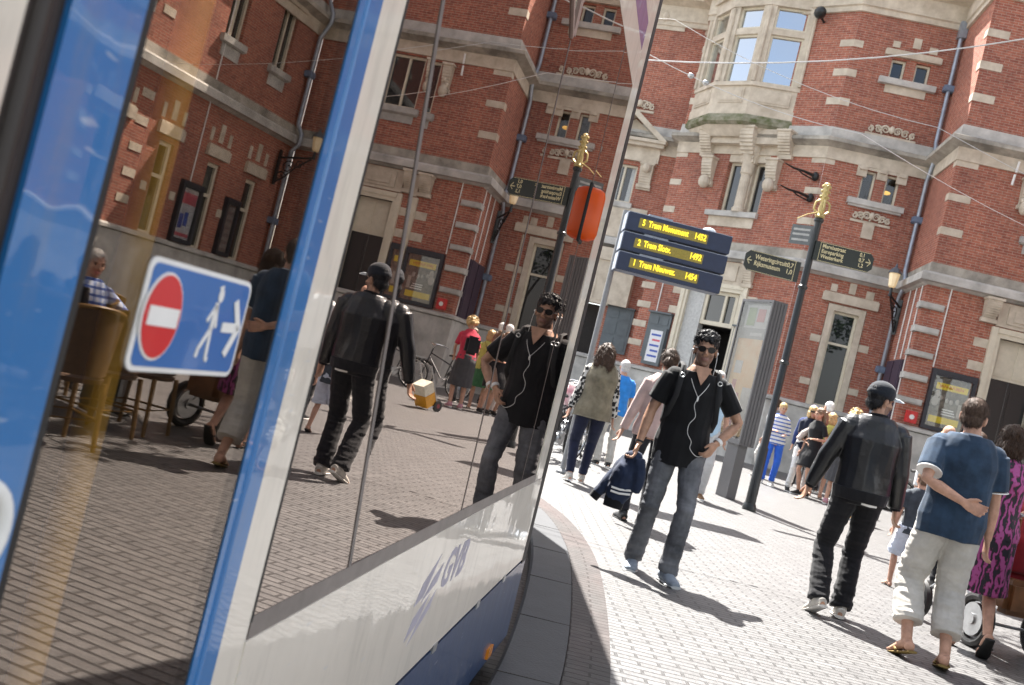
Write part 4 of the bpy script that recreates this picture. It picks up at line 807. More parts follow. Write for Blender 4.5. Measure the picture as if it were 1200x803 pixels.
wire('thin wire sloping down from the carved panel to the drainpipe',[(-1.5,10.5,5.1),(.8,10,4.95),(3.63,10,4.53),(10.2,13,4.5)],.005,WIRE)
# ------------------------------------------------------------------ people
def blob(mb,name,mats,vox=.008,sm=4,fold=0,fscale=9,stretch=(1,1,1),matf=None,fr=None):
    me=bpy.data.meshes.new('t'); me.from_pydata(mb.v,[],mb.f)
    bm=bmesh.new(); bm.from_mesh(me); bmesh.ops.recalc_face_normals(bm,faces=bm.faces); bm.to_mesh(me); bm.free()
    o=bpy.data.objects.new('t',me); COL.objects.link(o)
    r=o.modifiers.new('r','REMESH'); r.mode='VOXEL'; r.voxel_size=vox; r.use_smooth_shade=True
    if sm: s=o.modifiers.new('s','SMOOTH'); s.factor=.5; s.iterations=sm
    dg=bpy.context.evaluated_depsgraph_get(); out=bpy.data.meshes.new_from_object(o.evaluated_get(dg)); out.name=name
    bpy.data.objects.remove(o); bpy.data.meshes.remove(me)
    if fold:
        nr=[v.normal.copy() for v in out.vertices]; st=V(stretch)
        for v,n in zip(out.vertices,nr):
            p=V((v.co.x*st.x,v.co.y*st.y,v.co.z*st.z))*fscale; a=fold*(fr(v.co) if fr else 1)
            p2=V((p.x+.5*p.z,p.y,p.z*.7-.5*p.x)); d=.7*noise.noise(p)+.35*noise.noise(p*2.1+V((3,1,7)))+.9*(.42-abs(noise.noise(p2*.8+V((9,4,2))))**.7)
            v.co+=n*(a*d)
    out.materials.clear()
    for m in (mats if isinstance(mats,(list,tuple)) else [mats]): out.materials.append(m)
    if matf:
        for p in out.polygons: p.material_index=matf(p.center)
    out.polygons.foreach_set('use_smooth',[True]*len(out.polygons))
    return out
def ik(a,c,l1,l2,pole):
    d=c-a; L=min(d.length,.998*(l1+l2)); u=d.normalized(); c=a+u*L; x=(l1*l1-l2*l2+L*L)/(2*L); h=math.sqrt(max(l1*l1-x*x,0)); p=V(pole); p=p-u*p.dot(u); p=p.normalized() if p.length>1e-6 else u.orthogonal()
    return a+u*x+p*h,c
def lerp(a,b,t): return a+(b-a)*t
SKIN=mat('skin light',(.50,.285,.20),.52,var=.12,scale=24,spec=.3,bump=.12,bscale=160); SKIN2=mat('skin brown',(.44,.25,.165),.5,var=.12,scale=26,spec=.35,bump=.12,bscale=160); BEARD=mat('short beard skin',(.22,.125,.085),.65,var=.15,scale=40); LIP=mat('lip',(.23,.11,.085),.45,var=.05); LIP2=mat('lip pale',(.50,.20,.17),.45,var=.05)
H_BLK=mat('black hair',(.010,.009,.010),.5,var=.3,scale=60,spec=.35); H_BRN=mat('brown hair',(.07,.042,.027),.55,var=.35,scale=70,spec=.25); H_DBR=mat('dark brown hair',(.05,.027,.016),.55,var=.3,scale=70,spec=.25); H_BLO=mat('blond hair',(.55,.38,.17),.45,var=.3,scale=70); H_GRY=mat('grey hair',(.50,.48,.46),.5,var=.2,scale=70); H_WHT=mat('white hair',(.75,.73,.70),.5,var=.1,scale=70); H_LBR=mat('light brown hair',(.20,.12,.07),.42,var=.35,scale=70)
def cloth(name,c,v=.16,r=.85,**k): return mat(name,c,r,var=v,scale=10,bump=.12,bscale=220,sheen=.15,spec=.25,**k)
SPT=(0,.15,.35,.55,.72,.85,.94,1)
class Person:
    def __init__(s,label,x,y,face,H=1.75,sex='m',skin=SKIN,ank=None,wr=None,elb=None,lean=0,twist=0,head=(0,0,0),vox=.009,build=1,toe=(8,8),lift=(0,0),hip=.925,group=None,beard=False,sway=0,bare_feet=True,hipyaw=0,curl=(25,25),seated=False,z0=None,kneepole=None,legc=.84,hd=None):
        s.k=H/1.75; s.sex=sex; s.vox=vox; s.skin=skin; b=build; s.b=b; f=sex=='f'; s.group=group
        ank=ank or ((-.10,.0,.08),(.10,.0,.08)); s.sw=(.158 if f else .185)*(.5+.5*b); s.hw=.095 if f else .088
        c=math.cos(R(hipyaw)); sn=math.sin(R(hipyaw)); s.hipax=V((c,-sn,0)); s.pel=V((sway*.3,0,hip))
        s.hips=[s.pel+s.hipax*(q*s.hw)+V((0,0,-.03)) for q in (-1,1)]
        s.leg=[]; 
        for i in (0,1):
            kn,an=ik(s.hips[i],V(ank[i]),.43,.42,(kneepole[i] if kneepole else ((-.12 if i==0 else .12),1,0))); s.leg.append((s.hips[i],kn,an))
        s.toe=toe; s.lift=lift
        s.neck=V((sway,lean,hip+.545)); tw=R(twist); s.shax=V((math.cos(tw),-math.sin(tw),0))
        s.shc=V((sway,lean*.96,hip+.452)); s.sh=[s.shc+s.shax*(q*(s.sw-.01)) for q in (-1,1)]
        s.arm=[]; wr=wr or (None,None); elb=elb or (None,None)
        for i in (0,1):
            q=-1 if i==0 else 1; w=V(wr[i]) if wr[i] else s.sh[i]+V((q*.07,.04,-.53)); e,w2=ik(s.sh[i],w,.285,.255,elb[i] or (q*.5,-1,0)); s.arm.append((s.sh[i],e,w2))
        s.curl=curl; s._hd=hd or (None,None)
        yaw,pit,rol=[R(v) for v in head]; s.HR=(Matrix.Rotation(-yaw,3,'Z')@Matrix.Rotation(-pit,3,'X')@Matrix.Rotation(rol,3,'Y')); s.hc=s.neck+V((0,.028+lean*.12,.122))
        s.spine=[V((sway*.3*(1-t)+sway*t,lean*t**1.3,hip-.1+.645*t)) for t in SPT]
        s.z0=gz(y) if z0 is None else z0; s.loc=(x,y,s.z0)
        # body
        B=MB(); tor=[(.155,.11),(.165,.115),(.142,.10),(.148,.105),(.165,.112),(.132,.086),(.088,.07),(.062,.058)]
        if f: tor=[(.165,.115),(.172,.115),(.132,.09),(.132,.095),(.145,.112),(.114,.076),(.074,.06),(.053,.051)]
        B.tube(s.spine,[(a*b,c_*b) for a,c_ in tor],16,ax=[s.hipax.lerp(s.shax,t) for t in SPT])
        B.tube([s.neck-V((0,.015,.05)),s.neck+V((0,.005,.06)),s.hc+V((0,-.01,-.03))],[.062*(.85 if f else 1),.052*(.85 if f else 1),.055],12)
        for i in (0,1):
            h,kn,an=s.leg[i]; m=h.lerp(kn,.5); cf=kn.lerp(an,.3)
            back=V((0,-.012,0))
            B.tube([h+V((0,0,.03)),m,kn,cf+back,kn.lerp(an,.75),an],[.085*b*legc,.072*b*legc,.052*legc,.053*(1+legc)/2,.037,.034],12); s.foot(B,i)
            S,e,w=s.arm[i]; q=-1 if i==0 else 1
            B.ell(S+V((-q*.015,0,-.01)),.050*b,n=10,m=7); g=.8 if f else 1
            B.tube([S,S.lerp(e,.4),e,e.lerp(w,.3),w],[.046*g*b,.045*g*b,.036*g,.039*g,.025*g],10); s.hand(B,i)
        s.head_(B,f)
        HRi=s.HR.inverted(); hc=s.hc
        def mf(p):
            q=HRi@(p-hc)
            if abs(q.x)<.10 and q.z>-.14:
                if q.y>.074 and abs(q.x)<.026 and -.074<q.z<-.05: return 1
                if beard and q.z<-.028 and q.y>-.005 and q.z>-.13 and not (q.y>.085 and abs(q.x)<.014 and q.z>-.045): return 2
            return 0
        me=blob(B,'person',[skin,LIP if skin is SKIN2 else LIP2,BEARD],vox,2,matf=mf)
        s.o=link('person',me); s.o.location=s.loc; s.o.rotation_euler=(0,0,R(face)); s.o.scale=(s.k,)*3; tag(s.o,label,'person',group)
    def dirs(s,i):
        h,kn,an=s.leg[i]; q=-1 if i==0 else 1; a=R(s.toe[i])*q; f=V((math.sin(a),math.cos(a),0)); p=R(s.lift[i]); u=V((0,0,1)); fr=f*math.cos(p)-u*math.sin(p); up_=f*math.sin(p)+u*math.cos(p); return an,fr,up_,f.cross(u)
    def foot(s,B,i):
        an,f,u,l=s.dirs(i)
        B.ell(an-f*.035-u*.045,(.034,.034,.034),n=9,m=6)
        B.tube([an-f*.03-u*.02,an+f*.05-u*.035,an+f*.12-u*.057],[(.034,.034),(.04,.03),(.044,.018)],10,ax=l)
        for k in range(5): x=(k-2)*.018; e=an+f*(.165-abs(k-1.2)*.012)+l*x-u*.065; B.tube([an+f*.10+l*x-u*.058,e],[.013,.010],7)
    def hand(s,B,i):
        S,e,w=s.arm[i]; q=-1 if i==0 else 1; d=(w-e).normalized(); side=V((0,1,0)); side=(side-d*side.dot(d)); side=side.normalized() if side.length>.2 else d.orthogonal().normalized()  # thumb side forward
        pn=d.cross(side)*(q)      # palm normal toward body
        if s._hd[i]: d,side,pn=[V(v).normalized() for v in s._hd[i]]
        pm=w+d*.045; B.tube([w-d*.01,w+d*.03,w+d*.085],[(.024,.017),(.038,.015),(.042,.013)],10,ax=side)
        cu=R(s.curl[i]); 
        for k,(o,L,r) in enumerate(((.033,.072,.0098),(.011,.08,.010),(-.012,.074,.0098),(-.033,.058,.0088))):
            p=w+d*.085+side*o; pts=[w+d*.05+side*o*.85,p]; a=cu*(.5+.14*k)
            for j,fr in enumerate((.45,.32,.23)):
                dd=d*math.cos(a)+pn*math.sin(a)+side*(o*1.6); p=p+dd*(L*fr); pts.append(p); a+=cu
            B.tube(pts,[r,r,r*.95,r*.9,r*.75],7)
        t0=w+d*.025+side*.03; B.tube([w+d*.012+side*.012,t0+pn*.008,t0+d*.035+side*.022+pn*.016,t0+d*.062+side*.024+pn*.024],[.014,.013,.0105,.008],7)
    def HP(s,x,y,z): return s.hc+s.HR@V((x,y,z))
    def head_(s,B,f):
        g=.95 if f else 1; E=lambda c,r:B.ell(s.HP(*c),[a*g for a in r],s.HR,n=16,m=11)
        E((0,-.012,.035),(.074,.094,.082)); E((0,.022,-.03),(.061,.068,.085)); E((0,.036,-.072),(.046 if not f else .04,.05,.042)); E((0,.070,-.097),(.022,.017,.016))
        E((-.032,.065,-.028),(.024,.022,.026)); E((.032,.065,-.028),(.024,.022,.026))
        E((0,.078,.022),(.046,.014,.010)); E((0,.084,-.060),(.024,.0095,.0055)); E((0,.083,-.069),(.021,.0105,.006))
        B.tube([s.HP(0,.086,.014),s.HP(0,.102,-.018),s.HP(0,.106,-.03)],[.008,.011,.013],8); E((-.012,.092,-.033),(.009,.01,.007)); E((.012,.092,-.033),(.009,.01,.007))
        for q in (-1,1): E((q*.076,-.008,-.012),(.010,.019,.032)); E((q*.08,-.012,.004),(.007,.016,.014))
    def add(s,name,mb,m,vox=None,sm=4,fold=0,fscale=9,stretch=(1,1,1),matf=None,label=None,fr=None,parent=None):
        return link(name,blob(mb,name,m,vox or s.vox,sm,fold,fscale,stretch,matf,fr),parent or s.o,label)
    def raw(s,name,mb,m,smooth=True,parent=None,label=None): return mb.build(name,m,parent or s.o,smooth,label=label)
    def eyes(s):
        q=MB()
        for x in (-.031,.031): q.ell(s.HP(x,.078,.004),(.011,.008,.007),s.HR,n=9,m=6)
        s.raw('eye',q,mat('eye',(.03,.022,.018),.2,var=0,spec=.7)); q=MB()
        for x in (-.031,.031): q.tube([s.HP(x-.018,.082,.018),s.HP(x,.09,.024),s.HP(x+.018,.082,.019)],[.003,.0045,.003],6)
        s.raw('eyebrow',q,H_DBR)
    def top(s,name,m,hem=.83,infl=.018,sleeve=1.0,sr=(.064,.056,.052,.040),fold=.006,sleeve_m=None,loose=0,nd=0,neck=.075,vneck=0,label=None,hemflare=0,fscale=9,sm=5,blouse=0):
        f=s.sex=='f'; b=s.b; k=1
        tor=[(.158,.112),(.168,.117),(.150,.105),(.158,.112),(.172,.120),(.157,.102),(.118,.090),(neck,.07)] if not f else [(.172,.118),(.176,.118),(.142,.098),(.142,.102),(.154,.122),(.138,.094),(.102,.082),(neck*.86,.06)]
        B=MB(); axs=[s.hipax.lerp(s.shax,t) for t in SPT]
        dz=hem-(s.pel.z-.1); bot=s.spine[0]+V((0,0,min(dz,.12))); pts=[bot]+[p for p in s.spine[1:] if p.z>bot.z+.03]; n0=len(s.spine)-(len(pts)-1); rad=[(a*b+infl+loose,c*b+infl+loose) for a,c in tor]; ax=[axs[0]]+axs[n0:]; rr_=[rad[max(n0-1,0)]]+rad[n0:]
        if dz<0: pts=[s.spine[0]+V((0,0,dz))]+pts; rr_=[(rr_[0][0]+hemflare,rr_[0][1]+hemflare)]+rr_; ax=[axs[0]]+ax
        if blouse: rr_=[(a+(blouse if 0<j<len(rr_)-3 else 0),c+(blouse if 0<j<len(rr_)-3 else 0)) for j,(a,c) in enumerate(rr_)]
        pts=pts[:-1]+[pts[-1]-V((0,0,nd))]
        B.tube(pts,rr_,18,ax=ax); SL=B if sleeve_m is None else MB(); g=.86 if f else 1
        for i in (0,1):
            S,e,w=s.arm[i]; q=-1 if i==0 else 1
            if sleeve>0:
                SL.ell(S+V((-q*.018,0,-.006)),(sr[0]+.0)*b*g,n=12,m=8)
                if sleeve<=.6: p=S.lerp(e,sleeve/.6*.95); SL.tube([S+(S-e).normalized()*.0,S.lerp(p,.5),p],[sr[0]*b*g,sr[1]*1.06*b*g,sr[1]*1.08*b*g],12)
                else: SL.tube([S+(S-e).normalized()*.0,S.lerp(e,.5),e,e.lerp(w,.5),e.lerp(w,.96)],[sr[0]*b*g,sr[1]*b*g,sr[2]*g,(sr[2]+sr[3])/2*g,sr[3]*g],12)
            else: SL.ell(S+V((-q*.04,0,0)),.062*b*g,n=10,m=7)
        o=s.add(name,B,m,sm=sm,fold=fold,fscale=fscale,stretch=(1,1,.55),label=label)
        if sleeve_m is not None: s.add('sleeve',SL,sleeve_m,sm=sm,fold=fold,fscale=fscale,parent=o)
        return o
    def trousers(s,name,m,length=1.0,w=(.105,.085,.072,.066),fold=.006,hemfold=2.2,waist=1.02,infl=.012,label=None,fscale=10,sm=4,seat=1):
        B=MB(); f=s.sex=='f'; b=s.b; hz=s.pel.z
        a0=(.170 if f else .160)*b+infl; c0=.113*b+infl
        B.tube([V((s.pel.x,s.pel.y,hz-.10)),V((s.pel.x,s.pel.y-.004*seat,hz-.02)),s.spine[1]+V((0,0,.05)),V((s.spine[2].x,s.spine[2].y,hz+waist-.92))],[(a0*.94,c0*.93),(a0,c0*1.03),(a0*1.0,c0*1.0),(a0*.97,c0*.96)],18,ax=s.hipax)
        ends=[]
        for i in (0,1):
            h,kn,an=s.leg[i]; e=kn.lerp(an,(length-.5)*2) if length>.5 else h.lerp(kn,length*2); q=-1 if i==0 else 1
            e=e-V((0,0,.015)) if length>=1 else e
            pts=[h+V((-q*.005,0,.02)),h.lerp(kn,.45)]+([kn,kn.lerp(e,.5),e] if length>.5 else [e]); B.tube(pts,([w[0]*b,w[1]*b,w[2],(w[2]+w[3])/2,w[3]] if length>.5 else [w[0]*b,w[1]*b,w[3]]),14); ends.append(e.z)
        kz=[l[1].z for l in s.leg]; mn=min(ends)
        return s.add(name,B,m,sm=sm,fold=fold,fscale=fscale,stretch=(.75,.75,2.3),label=label,fr=lambda p:1+(hemfold-1)*max(0,1-abs(p.z-mn)/.22)+.6*max(0,1-abs(p.z-sum(kz)/2)/.14))
    def skirt(s,name,m,hem=.45,flare=.06,waist=1.03,fold=.008,dep=.0,label=None,top_=True):
        B=MB(); hz=s.pel.z; k0=(s.leg[0][1]+s.leg[1][1])/2
        B.tube([V((k0.x*.6,k0.y*.6,hem)),V((k0.x*.4,k0.y*.4,(hem+hz)/2)),V((0,0,hz-.03)),s.spine[1]+V((0,0,.03)),V((s.spine[2].x,s.spine[2].y,hz+waist-.925))],[(.19+flare,.15+flare+dep),(.19+flare*.5,.145+flare*.5),(.188,.135),(.178,.125),(.15,.105)],20)
        return s.add(name,B,m,sm=4,fold=fold,fscale=11,stretch=(1,1,.25),label=label)
    def shoes(s,m,sole=None,h=.055,name='shoe'):
        for i in (0,1):
            an,f,u,l=s.dirs(i); B=MB(); B.tube([an-f*.062-u*.045,an-f*.02-u*.03,an+f*.05-u*.04,an+f*.12-u*.055,an+f*.175-u*.06],[(.036,.036),(.043,.048),(.045,.04),(.051,.028),(.036,.02)],12,ax=l); B.tube([an-u*.04,an+u*h*.4],[.046,.046],12)
            o=s.add(name,B,m,vox=min(s.vox,.008),sm=3)
            B=MB(); B.tube([an-f*.075-u*.071,an+f*.0-u*.071,an+f*.12-u*.073,an+f*.185-u*.071],[(.036,.011),(.041,.012),(.054,.011),(.035,.010)],12,ax=l); s.raw('sole',B,sole or WHITEP,parent=o)
    def sandals(s,m,strap=True,heel=0,back=False,name='sandal'):
        for i in (0,1):
            an,f,u,l=s.dirs(i); B=MB(); B.tube([an-f*.07-u*.079,an-u*.081,an+f*.11-u*.081,an+f*.18-u*.08],[(.034,.009),(.036,.009),(.05,.008),(.034,.007)],12,ax=l); o=s.raw(name,B,m)
            B=MB(); 
            for q in (-1,1): B.tube([an+f*.13-u*.05,an+f*.085-u*.042+l*q*.03,an+f*.045-u*.07+l*q*.045],[.007,.008,.008],6)
            if back: B.tube([an-f*.045-u*.02+l*.028*math.cos(t*.63)*0+ (l*math.cos(t*.63)*.037+f*math.sin(t*.63)*.037+f*.045) for t in range(10)],.007,6,closed=True)
            s.raw('strap',B,m,parent=o)
    def hair(s,style,m,name='hair'):
        B=MB(); E=lambda c,r:B.ell(s.HP(*c),r,s.HR,n=14,m=10); fold=.006
        if style=='curlytop_': pass
        if style=='short': E((0,-.022,.045),(.081,.098,.083)); E((0,-.05,-.02),(.070,.056,.06)); fold=.004
        elif style=='curlytop':
            E((0,-.022,.048),(.082,.096,.082)); E((0,-.05,-.015),(.072,.055,.055)); rnd=random.Random(3)
            for k in range(60):
                a=rnd.uniform(0,6.28); e=rnd.uniform(.0,1.3); r=rnd.uniform(.9,1.08); E((math.cos(a)*math.cos(e)*.072*r,-.014+math.sin(a)*math.cos(e)*.086*r,.060+math.sin(e)*.070*r),(.017,.017,.015))
            E((0,.018,.104),(.056,.045,.026)); fold=.010
        elif style=='bob': E((0,-.022,.04),(.090,.105,.09)); E((-.062,-.02,-.05),(.038,.07,.085)); E((.062,-.02,-.05),(.038,.07,.085)); E((0,-.07,-.055),(.08,.05,.085)); fold=.012
        elif style=='long':
            E((0,-.024,.04),(.086,.102,.088)); 
            for q in (-.055,0,.055): B.tube([s.HP(q,-.07,.05),s.HP(q*1.25,-.10,-.06),s.HP(q*1.3,-.11,-.16),s.HP(q*1.1,-.10,-.24)],[.05,.055,.05,.03],10)
            fold=.014
        elif style=='ponytail':
            E((0,-.022,.04),(.082,.100,.086)); B.tube([s.HP(0,-.10,.03),s.HP(0,-.15,.0),s.HP(0,-.17,-.08),s.HP(0,-.16,-.19)],[.03,.034,.034,.014],10); fold=.008
        elif style=='bun': E((0,-.022,.04),(.083,.102,.087)); E((0,-.095,.0),(.05,.05,.048)); E((0,-.04,.1),(.05,.06,.035)); fold=.011
        elif style=='curly':
            E((0,-.02,.04),(.09,.105,.09)); rnd=random.Random(5)
            for k in range(50):
                a=rnd.uniform(0,6.28); e=rnd.uniform(-.9,1.3); x,y,z=math.cos(a)*math.cos(e)*.098,-.035+math.sin(a)*math.cos(e)*.10,.03+math.sin(e)*.095
                if y<.045 or z>.09: E((x,y,z),(.028,.028,.026))
            fold=.008
        elif style=='balding': E((0,-.055,-.005),(.079,.062,.05)); fold=.003
        ho=s.add(name,B,m,vox=min(s.vox,.0075),sm=2,fold=fold,fscale=34)
        if s.vox<.0095:
            rnd=random.Random(11); me=ho.data; Q=MB(); vv=me.vertices; n=len(vv); curly=style in('curlytop',)
            for _ in range(1500 if not curly else 700):
                v=vv[rnd.randrange(n)]; nn=v.normal; 
                if curly:
                    if (v.co-s.hc).z<.02: continue
                    t=nn.orthogonal().normalized(); b2=nn.cross(t); r0=rnd.uniform(.004,.008); pts=[v.co+t*(math.cos(k*.9)*r0)+b2*(math.sin(k*.9)*r0)+nn*(.0012*k-.002) for k in range(8)]; Q.tube(pts,.0012,4,False)
                else:
                    g=V((rnd.gauss(0,.35),rnd.gauss(0,.35)-.25,-.9)); g=g-nn*g.dot(nn); g=(g.normalized() if g.length>.01 else nn)*1.0+nn*rnd.uniform(.02,.30); g.normalize(); L=rnd.uniform(.015,.035) if style in('short','balding') else rnd.uniform(.03,.075); w_=nn.cross(g).normalized()*.0013; e=v.co+g*L-V((0,0,L*.15)); Q.add([v.co-w_,v.co+w_,(v.co+e)/2+w_+nn*.003,(v.co+e)/2-w_+nn*.003,e],[(0,1,2,3),(3,2,4)])
            Q.build('loose_strands',m,ho)
    def cap(s,m,visor,yaw=0,label=None):
        B=MB(); B.ell(s.HP(0,-.014,.062),(.088,.106,.082),s.HR,n=20,m=12); B.tube([s.HP(0,-.02,.035),s.HP(0,-.02,.06)],[(.088,.106),(.088,.106)],20,ax=s.HR@V((1,0,0))); o=s.add('cap',B,m,vox=.006,sm=2,label=label)
        B=MB(); vs=[];n=12
        for j,(ra,dz) in enumerate(((.0,0),(.5,.004),(1.0,-.008))):
            for k in range(n+1): a=math.pi*k/n; vs.append(s.HP(math.cos(a)*.078*(1-.06*ra),.055+math.sin(a)*(.03+.115*ra),.036+dz+.012*math.sin(a)))
        B.add(vs,[(j*(n+1)+k,j*(n+1)+k+1,(j+1)*(n+1)+k+1,(j+1)*(n+1)+k) for j in range(2) for k in range(n)]); m0=len(B.v); B.add([V(v)-s.HR@V((0,0,.006)) for v in B.v],[tuple(reversed(f)) for f in B.f]); s.raw('visor',B,visor,parent=o); return o
# clothes
BLKT=cloth('black jersey',(.0055,.0055,.0065)); JEAN=mat('washed grey denim',(.185,.19,.205),.85,scale=4,bump=.15,bscale=260,col2=(.035,.038,.045)); JEANB=cloth('black denim',(.009,.009,.011)); NAVYL=cloth('navy leggings',(.012,.016,.04)); LEATH=mat('black leather',(.007,.0075,.009),.38,var=.3,scale=14,bump=.25,bscale=40,spec=.6); RIB=cloth('black ribbing',(.008,.008,.010)); CHINO=cloth('beige cotton',(.50,.475,.43),.1); TEE=cloth('washed navy cotton',(.022,.045,.082),.25); OLIVE=cloth('olive cotton',(.20,.175,.12),.2); PINKC=cloth('pale pink knit',(.58,.42,.38),.1)
m,t_,b_,o_=nt('black white pattern'); tc_=N(t_,'ShaderNodeTexCoord'); vo=N(t_,'ShaderNodeTexVoronoi',i_Scale=24.0); vo.distance='CHEBYCHEV'; t_.links.new(tc_.outputs['Object'],vo.inputs['Vector']); rp=N(t_,'ShaderNodeValToRGB'); rp.color_ramp.interpolation='CONSTANT'; rp.color_ramp.elements[1].position=.42; rp.color_ramp.elements[0].color=(.012,.012,.012,1); rp.color_ramp.elements[1].color=(.55,.53,.48,1); t_.links.new(vo.outputs['Distance'],rp.inputs[0]); t_.links.new(rp.outputs[0],b_.inputs['Base Color']); b_.inputs['Roughness'].default_value=.85; PATT=m
m,t_,b_,o_=nt('magenta leaf print'); tc_=N(t_,'ShaderNodeTexCoord'); mp_=N(t_,'ShaderNodeMapping'); mp_.inputs['Scale'].default_value=(1,1,.55); t_.links.new(tc_.outputs['Object'],mp_.inputs[0]); vo=N(t_,'ShaderNodeTexWave',i_Scale=5.0,i_Distortion=14.0,i_Detail=3.0); vo.inputs['Detail Scale'].default_value=2.5; t_.links.new(mp_.outputs[0],vo.inputs['Vector']); rp=N(t_,'ShaderNodeValToRGB'); e_=rp.color_ramp.elements; e_[0].position=.30; e_[0].color=(.012,.010,.018,1); e_[1].position=.55; e_[1].color=(.22,.016,.10,1); e3=e_.new(.82); e3.color=(.36,.07,.24,1); t_.links.new(vo.outputs['Fac'],rp.inputs[0]); t_.links.new(rp.outputs[0],b_.inputs['Base Color']); b_.inputs['Roughness'].default_value=.7; DRESS=m
def stripes(name,ca,cb,sc,ax='Z',chk=False):
    m,t,b,o=nt(name); tc=N(t,'ShaderNodeTexCoord'); w=N(t,'ShaderNodeTexWave',i_Scale=sc,bands_direction=ax); t.links.new(tc.outputs['Object'],w.inputs['Vector']); r=N(t,'ShaderNodeValToRGB'); r.color_ramp.interpolation='CONSTANT'; r.color_ramp.elements[1].position=.72; r.color_ramp.elements[0].color=c4(ca); r.color_ramp.elements[1].color=c4(cb); t.links.new(w.outputs['Fac'],r.inputs[0]); b.inputs['Roughness'].default_value=.85
    if chk:
        w2=N(t,'ShaderNodeTexWave',i_Scale=sc,bands_direction='X'); t.links.new(tc.outputs['Object'],w2.inputs['Vector']); r2=N(t,'ShaderNodeValToRGB'); r2.color_ramp.interpolation='CONSTANT'; r2.color_ramp.elements[1].position=.6; r2.color_ramp.elements[0].color=(1,1,1,1); r2.color_ramp.elements[1].color=(.45,.55,.8,1); t.links.new(w2.outputs['Fac'],r2.inputs[0]); mx=N(t,'ShaderNodeMix',data_type='RGBA',blend_type='MULTIPLY'); mx.inputs['Factor'].default_value=1; t.links.new(r.outputs[0],mx.inputs[6]); t.links.new(r2.outputs[0],mx.inputs[7]); t.links.new(mx.outputs[2],b.inputs['Base Color'])
    else: t.links.new(r.outputs[0],b.inputs['Base Color'])
    return m
# 1 the man with sunglasses
P=Person('man in black T-shirt, sunglasses and white earphones walking past the tram',1.33,7.05,181,1.78,skin=SKIN2,beard=True,vox=.0058,ank=((-.075,.15,.08),(.125,-.10,.085)),lift=(0,4),toe=(14,10),wr=((-.205,.115,.985),(.30,.05,.86)),elb=((-1,-.55,.2),(.4,-1,0)),hd=(((.45,.25,-.85),(.5,.75,.45),(.75,-.6,.2)),None),head=(7,3,3),twist=-4,build=1.05,curl=(38,48),hip=.925)
MAN=P
P.top('t_shirt',BLKT,hem=.775,hemflare=.006,infl=.017,sleeve=.46,sr=(.063,.061,.05,.04),fold=.008,neck=.088,nd=.058)
P.trousers('jeans',JEAN,1.0,w=(.094,.077,.063,.068),fold=.006,hemfold=2.4,infl=-.004)
P.shoes(mat('grey blue suede',(.27,.31,.36),.8,var=.15),mat('pale sole',(.55,.56,.56),.6)); P.hair('curlytop',H_BLK)
q=MB()  # sunglasses
for x in (-.033,.033): 
    q.poly([(x+.030*math.cos(a*.5236)*(1 if math.sin(a*.5236)>0 else .88),.004+.022*math.sin(a*.5236)) for a in range(12)],.006,lambda a,d,b:P.HP(a,.098-.35*abs(a)*.5+d,b))
q.tube([P.HP(-.012,.098,.010),P.HP(0,.102,.013),P.HP(.012,.098,.010)],.0028,6)
for sx in (-1,1): q.tube([P.HP(sx*.058,.083,.008),P.HP(sx*.079,.03,.008),P.HP(sx*.083,-.02,.002)],.0028,6)
P.raw('sunglasses',q,mat('dark lens',(.010,.008,.008),.2,var=0,spec=.3))
q=MB()  # earphone cord
def chest(x,z): return P.spine[4].y+.125-.5*x*x-.25*max(0,z-1.28)
for sx in (-1,1): q.tube(spl([P.HP(sx*.082,.0,-.015),P.HP(sx*.085,.02,-.06),V((sx*.078,.085,1.42)),V((sx*.050,.130,1.34)),V((sx*.004,.150,1.265))]),.0019,6)
q.ell(V((0,.153,1.25)),(.007,.006,.02)); q.tube(spl([V((0,.152,1.25)),V((.012,.158,1.2)),V((-.012,.158,1.13)),V((.016,.156,1.07)),V((.012,.155,1.01)),V((-.025,.155,.96)),V((-.03,.152,.91)),V((-.09,.145,.87)),V((-.15,.14,.90))]),.0019,6); 
for sx in (-1,1): q.ell(P.HP(sx*.084,.006,-.012),(.008,.008,.009))
P.raw('earphones',q,WHITEP)
q=MB(); # V neckline skin insert & backpack straps
q.poly([(-.06,1.472),(.06,1.472),(.03,1.40),(0,1.345),(-.03,1.40)],.004,lambda a,d,b:V((a,1*.143-.22*max(0,b-1.345)-3.2*a*a+d,b)));
P.raw('neckline',q,SKIN2)
for sx in (-1,1):
    q=MB(); q.tube([V((sx*.13,-.09,1.38)),V((sx*.125,-.02,1.475)),V((sx*.125,.06,1.452)),V((sx*.135,.118,1.36)),V((sx*.145,.132,1.24)),V((sx*.165,.10,1.12)),V((sx*.17,.0,1.05)),V((sx*.14,-.11,1.03))],[(.019,.006)]*8,8,ax=(1,0,0)); o=P.raw('backpack_strap',q,mat('strap black',(.006,.006,.007),.8))
    q=MB(); q.tube([V((sx*.132+.016*math.cos(i*.63),.121,1.385+.014*math.sin(i*.63))) for i in range(10)],.004,6,closed=True); P.raw('buckle',q,STEEL,parent=o)
q=MB(); q.box((-.15,-.27,1.0),(.15,-.12,1.42),ch=.05); P.raw('backpack',q,mat('backpack black',(.015,.015,.017),.75))
q=MB(); S,e,w=P.arm[0]; d=(w-e).normalized(); q.tube([w-d*.03,w-d*.005],[.032,.031],14); P.raw('watch',q,WHITEP); S,e,w=P.arm[1]; d=(w-e).normalized(); q=MB(); q.tube([w-d*.02,w-d*.008],[.029,.029],12); P.raw('bracelet',q,RUBBER)
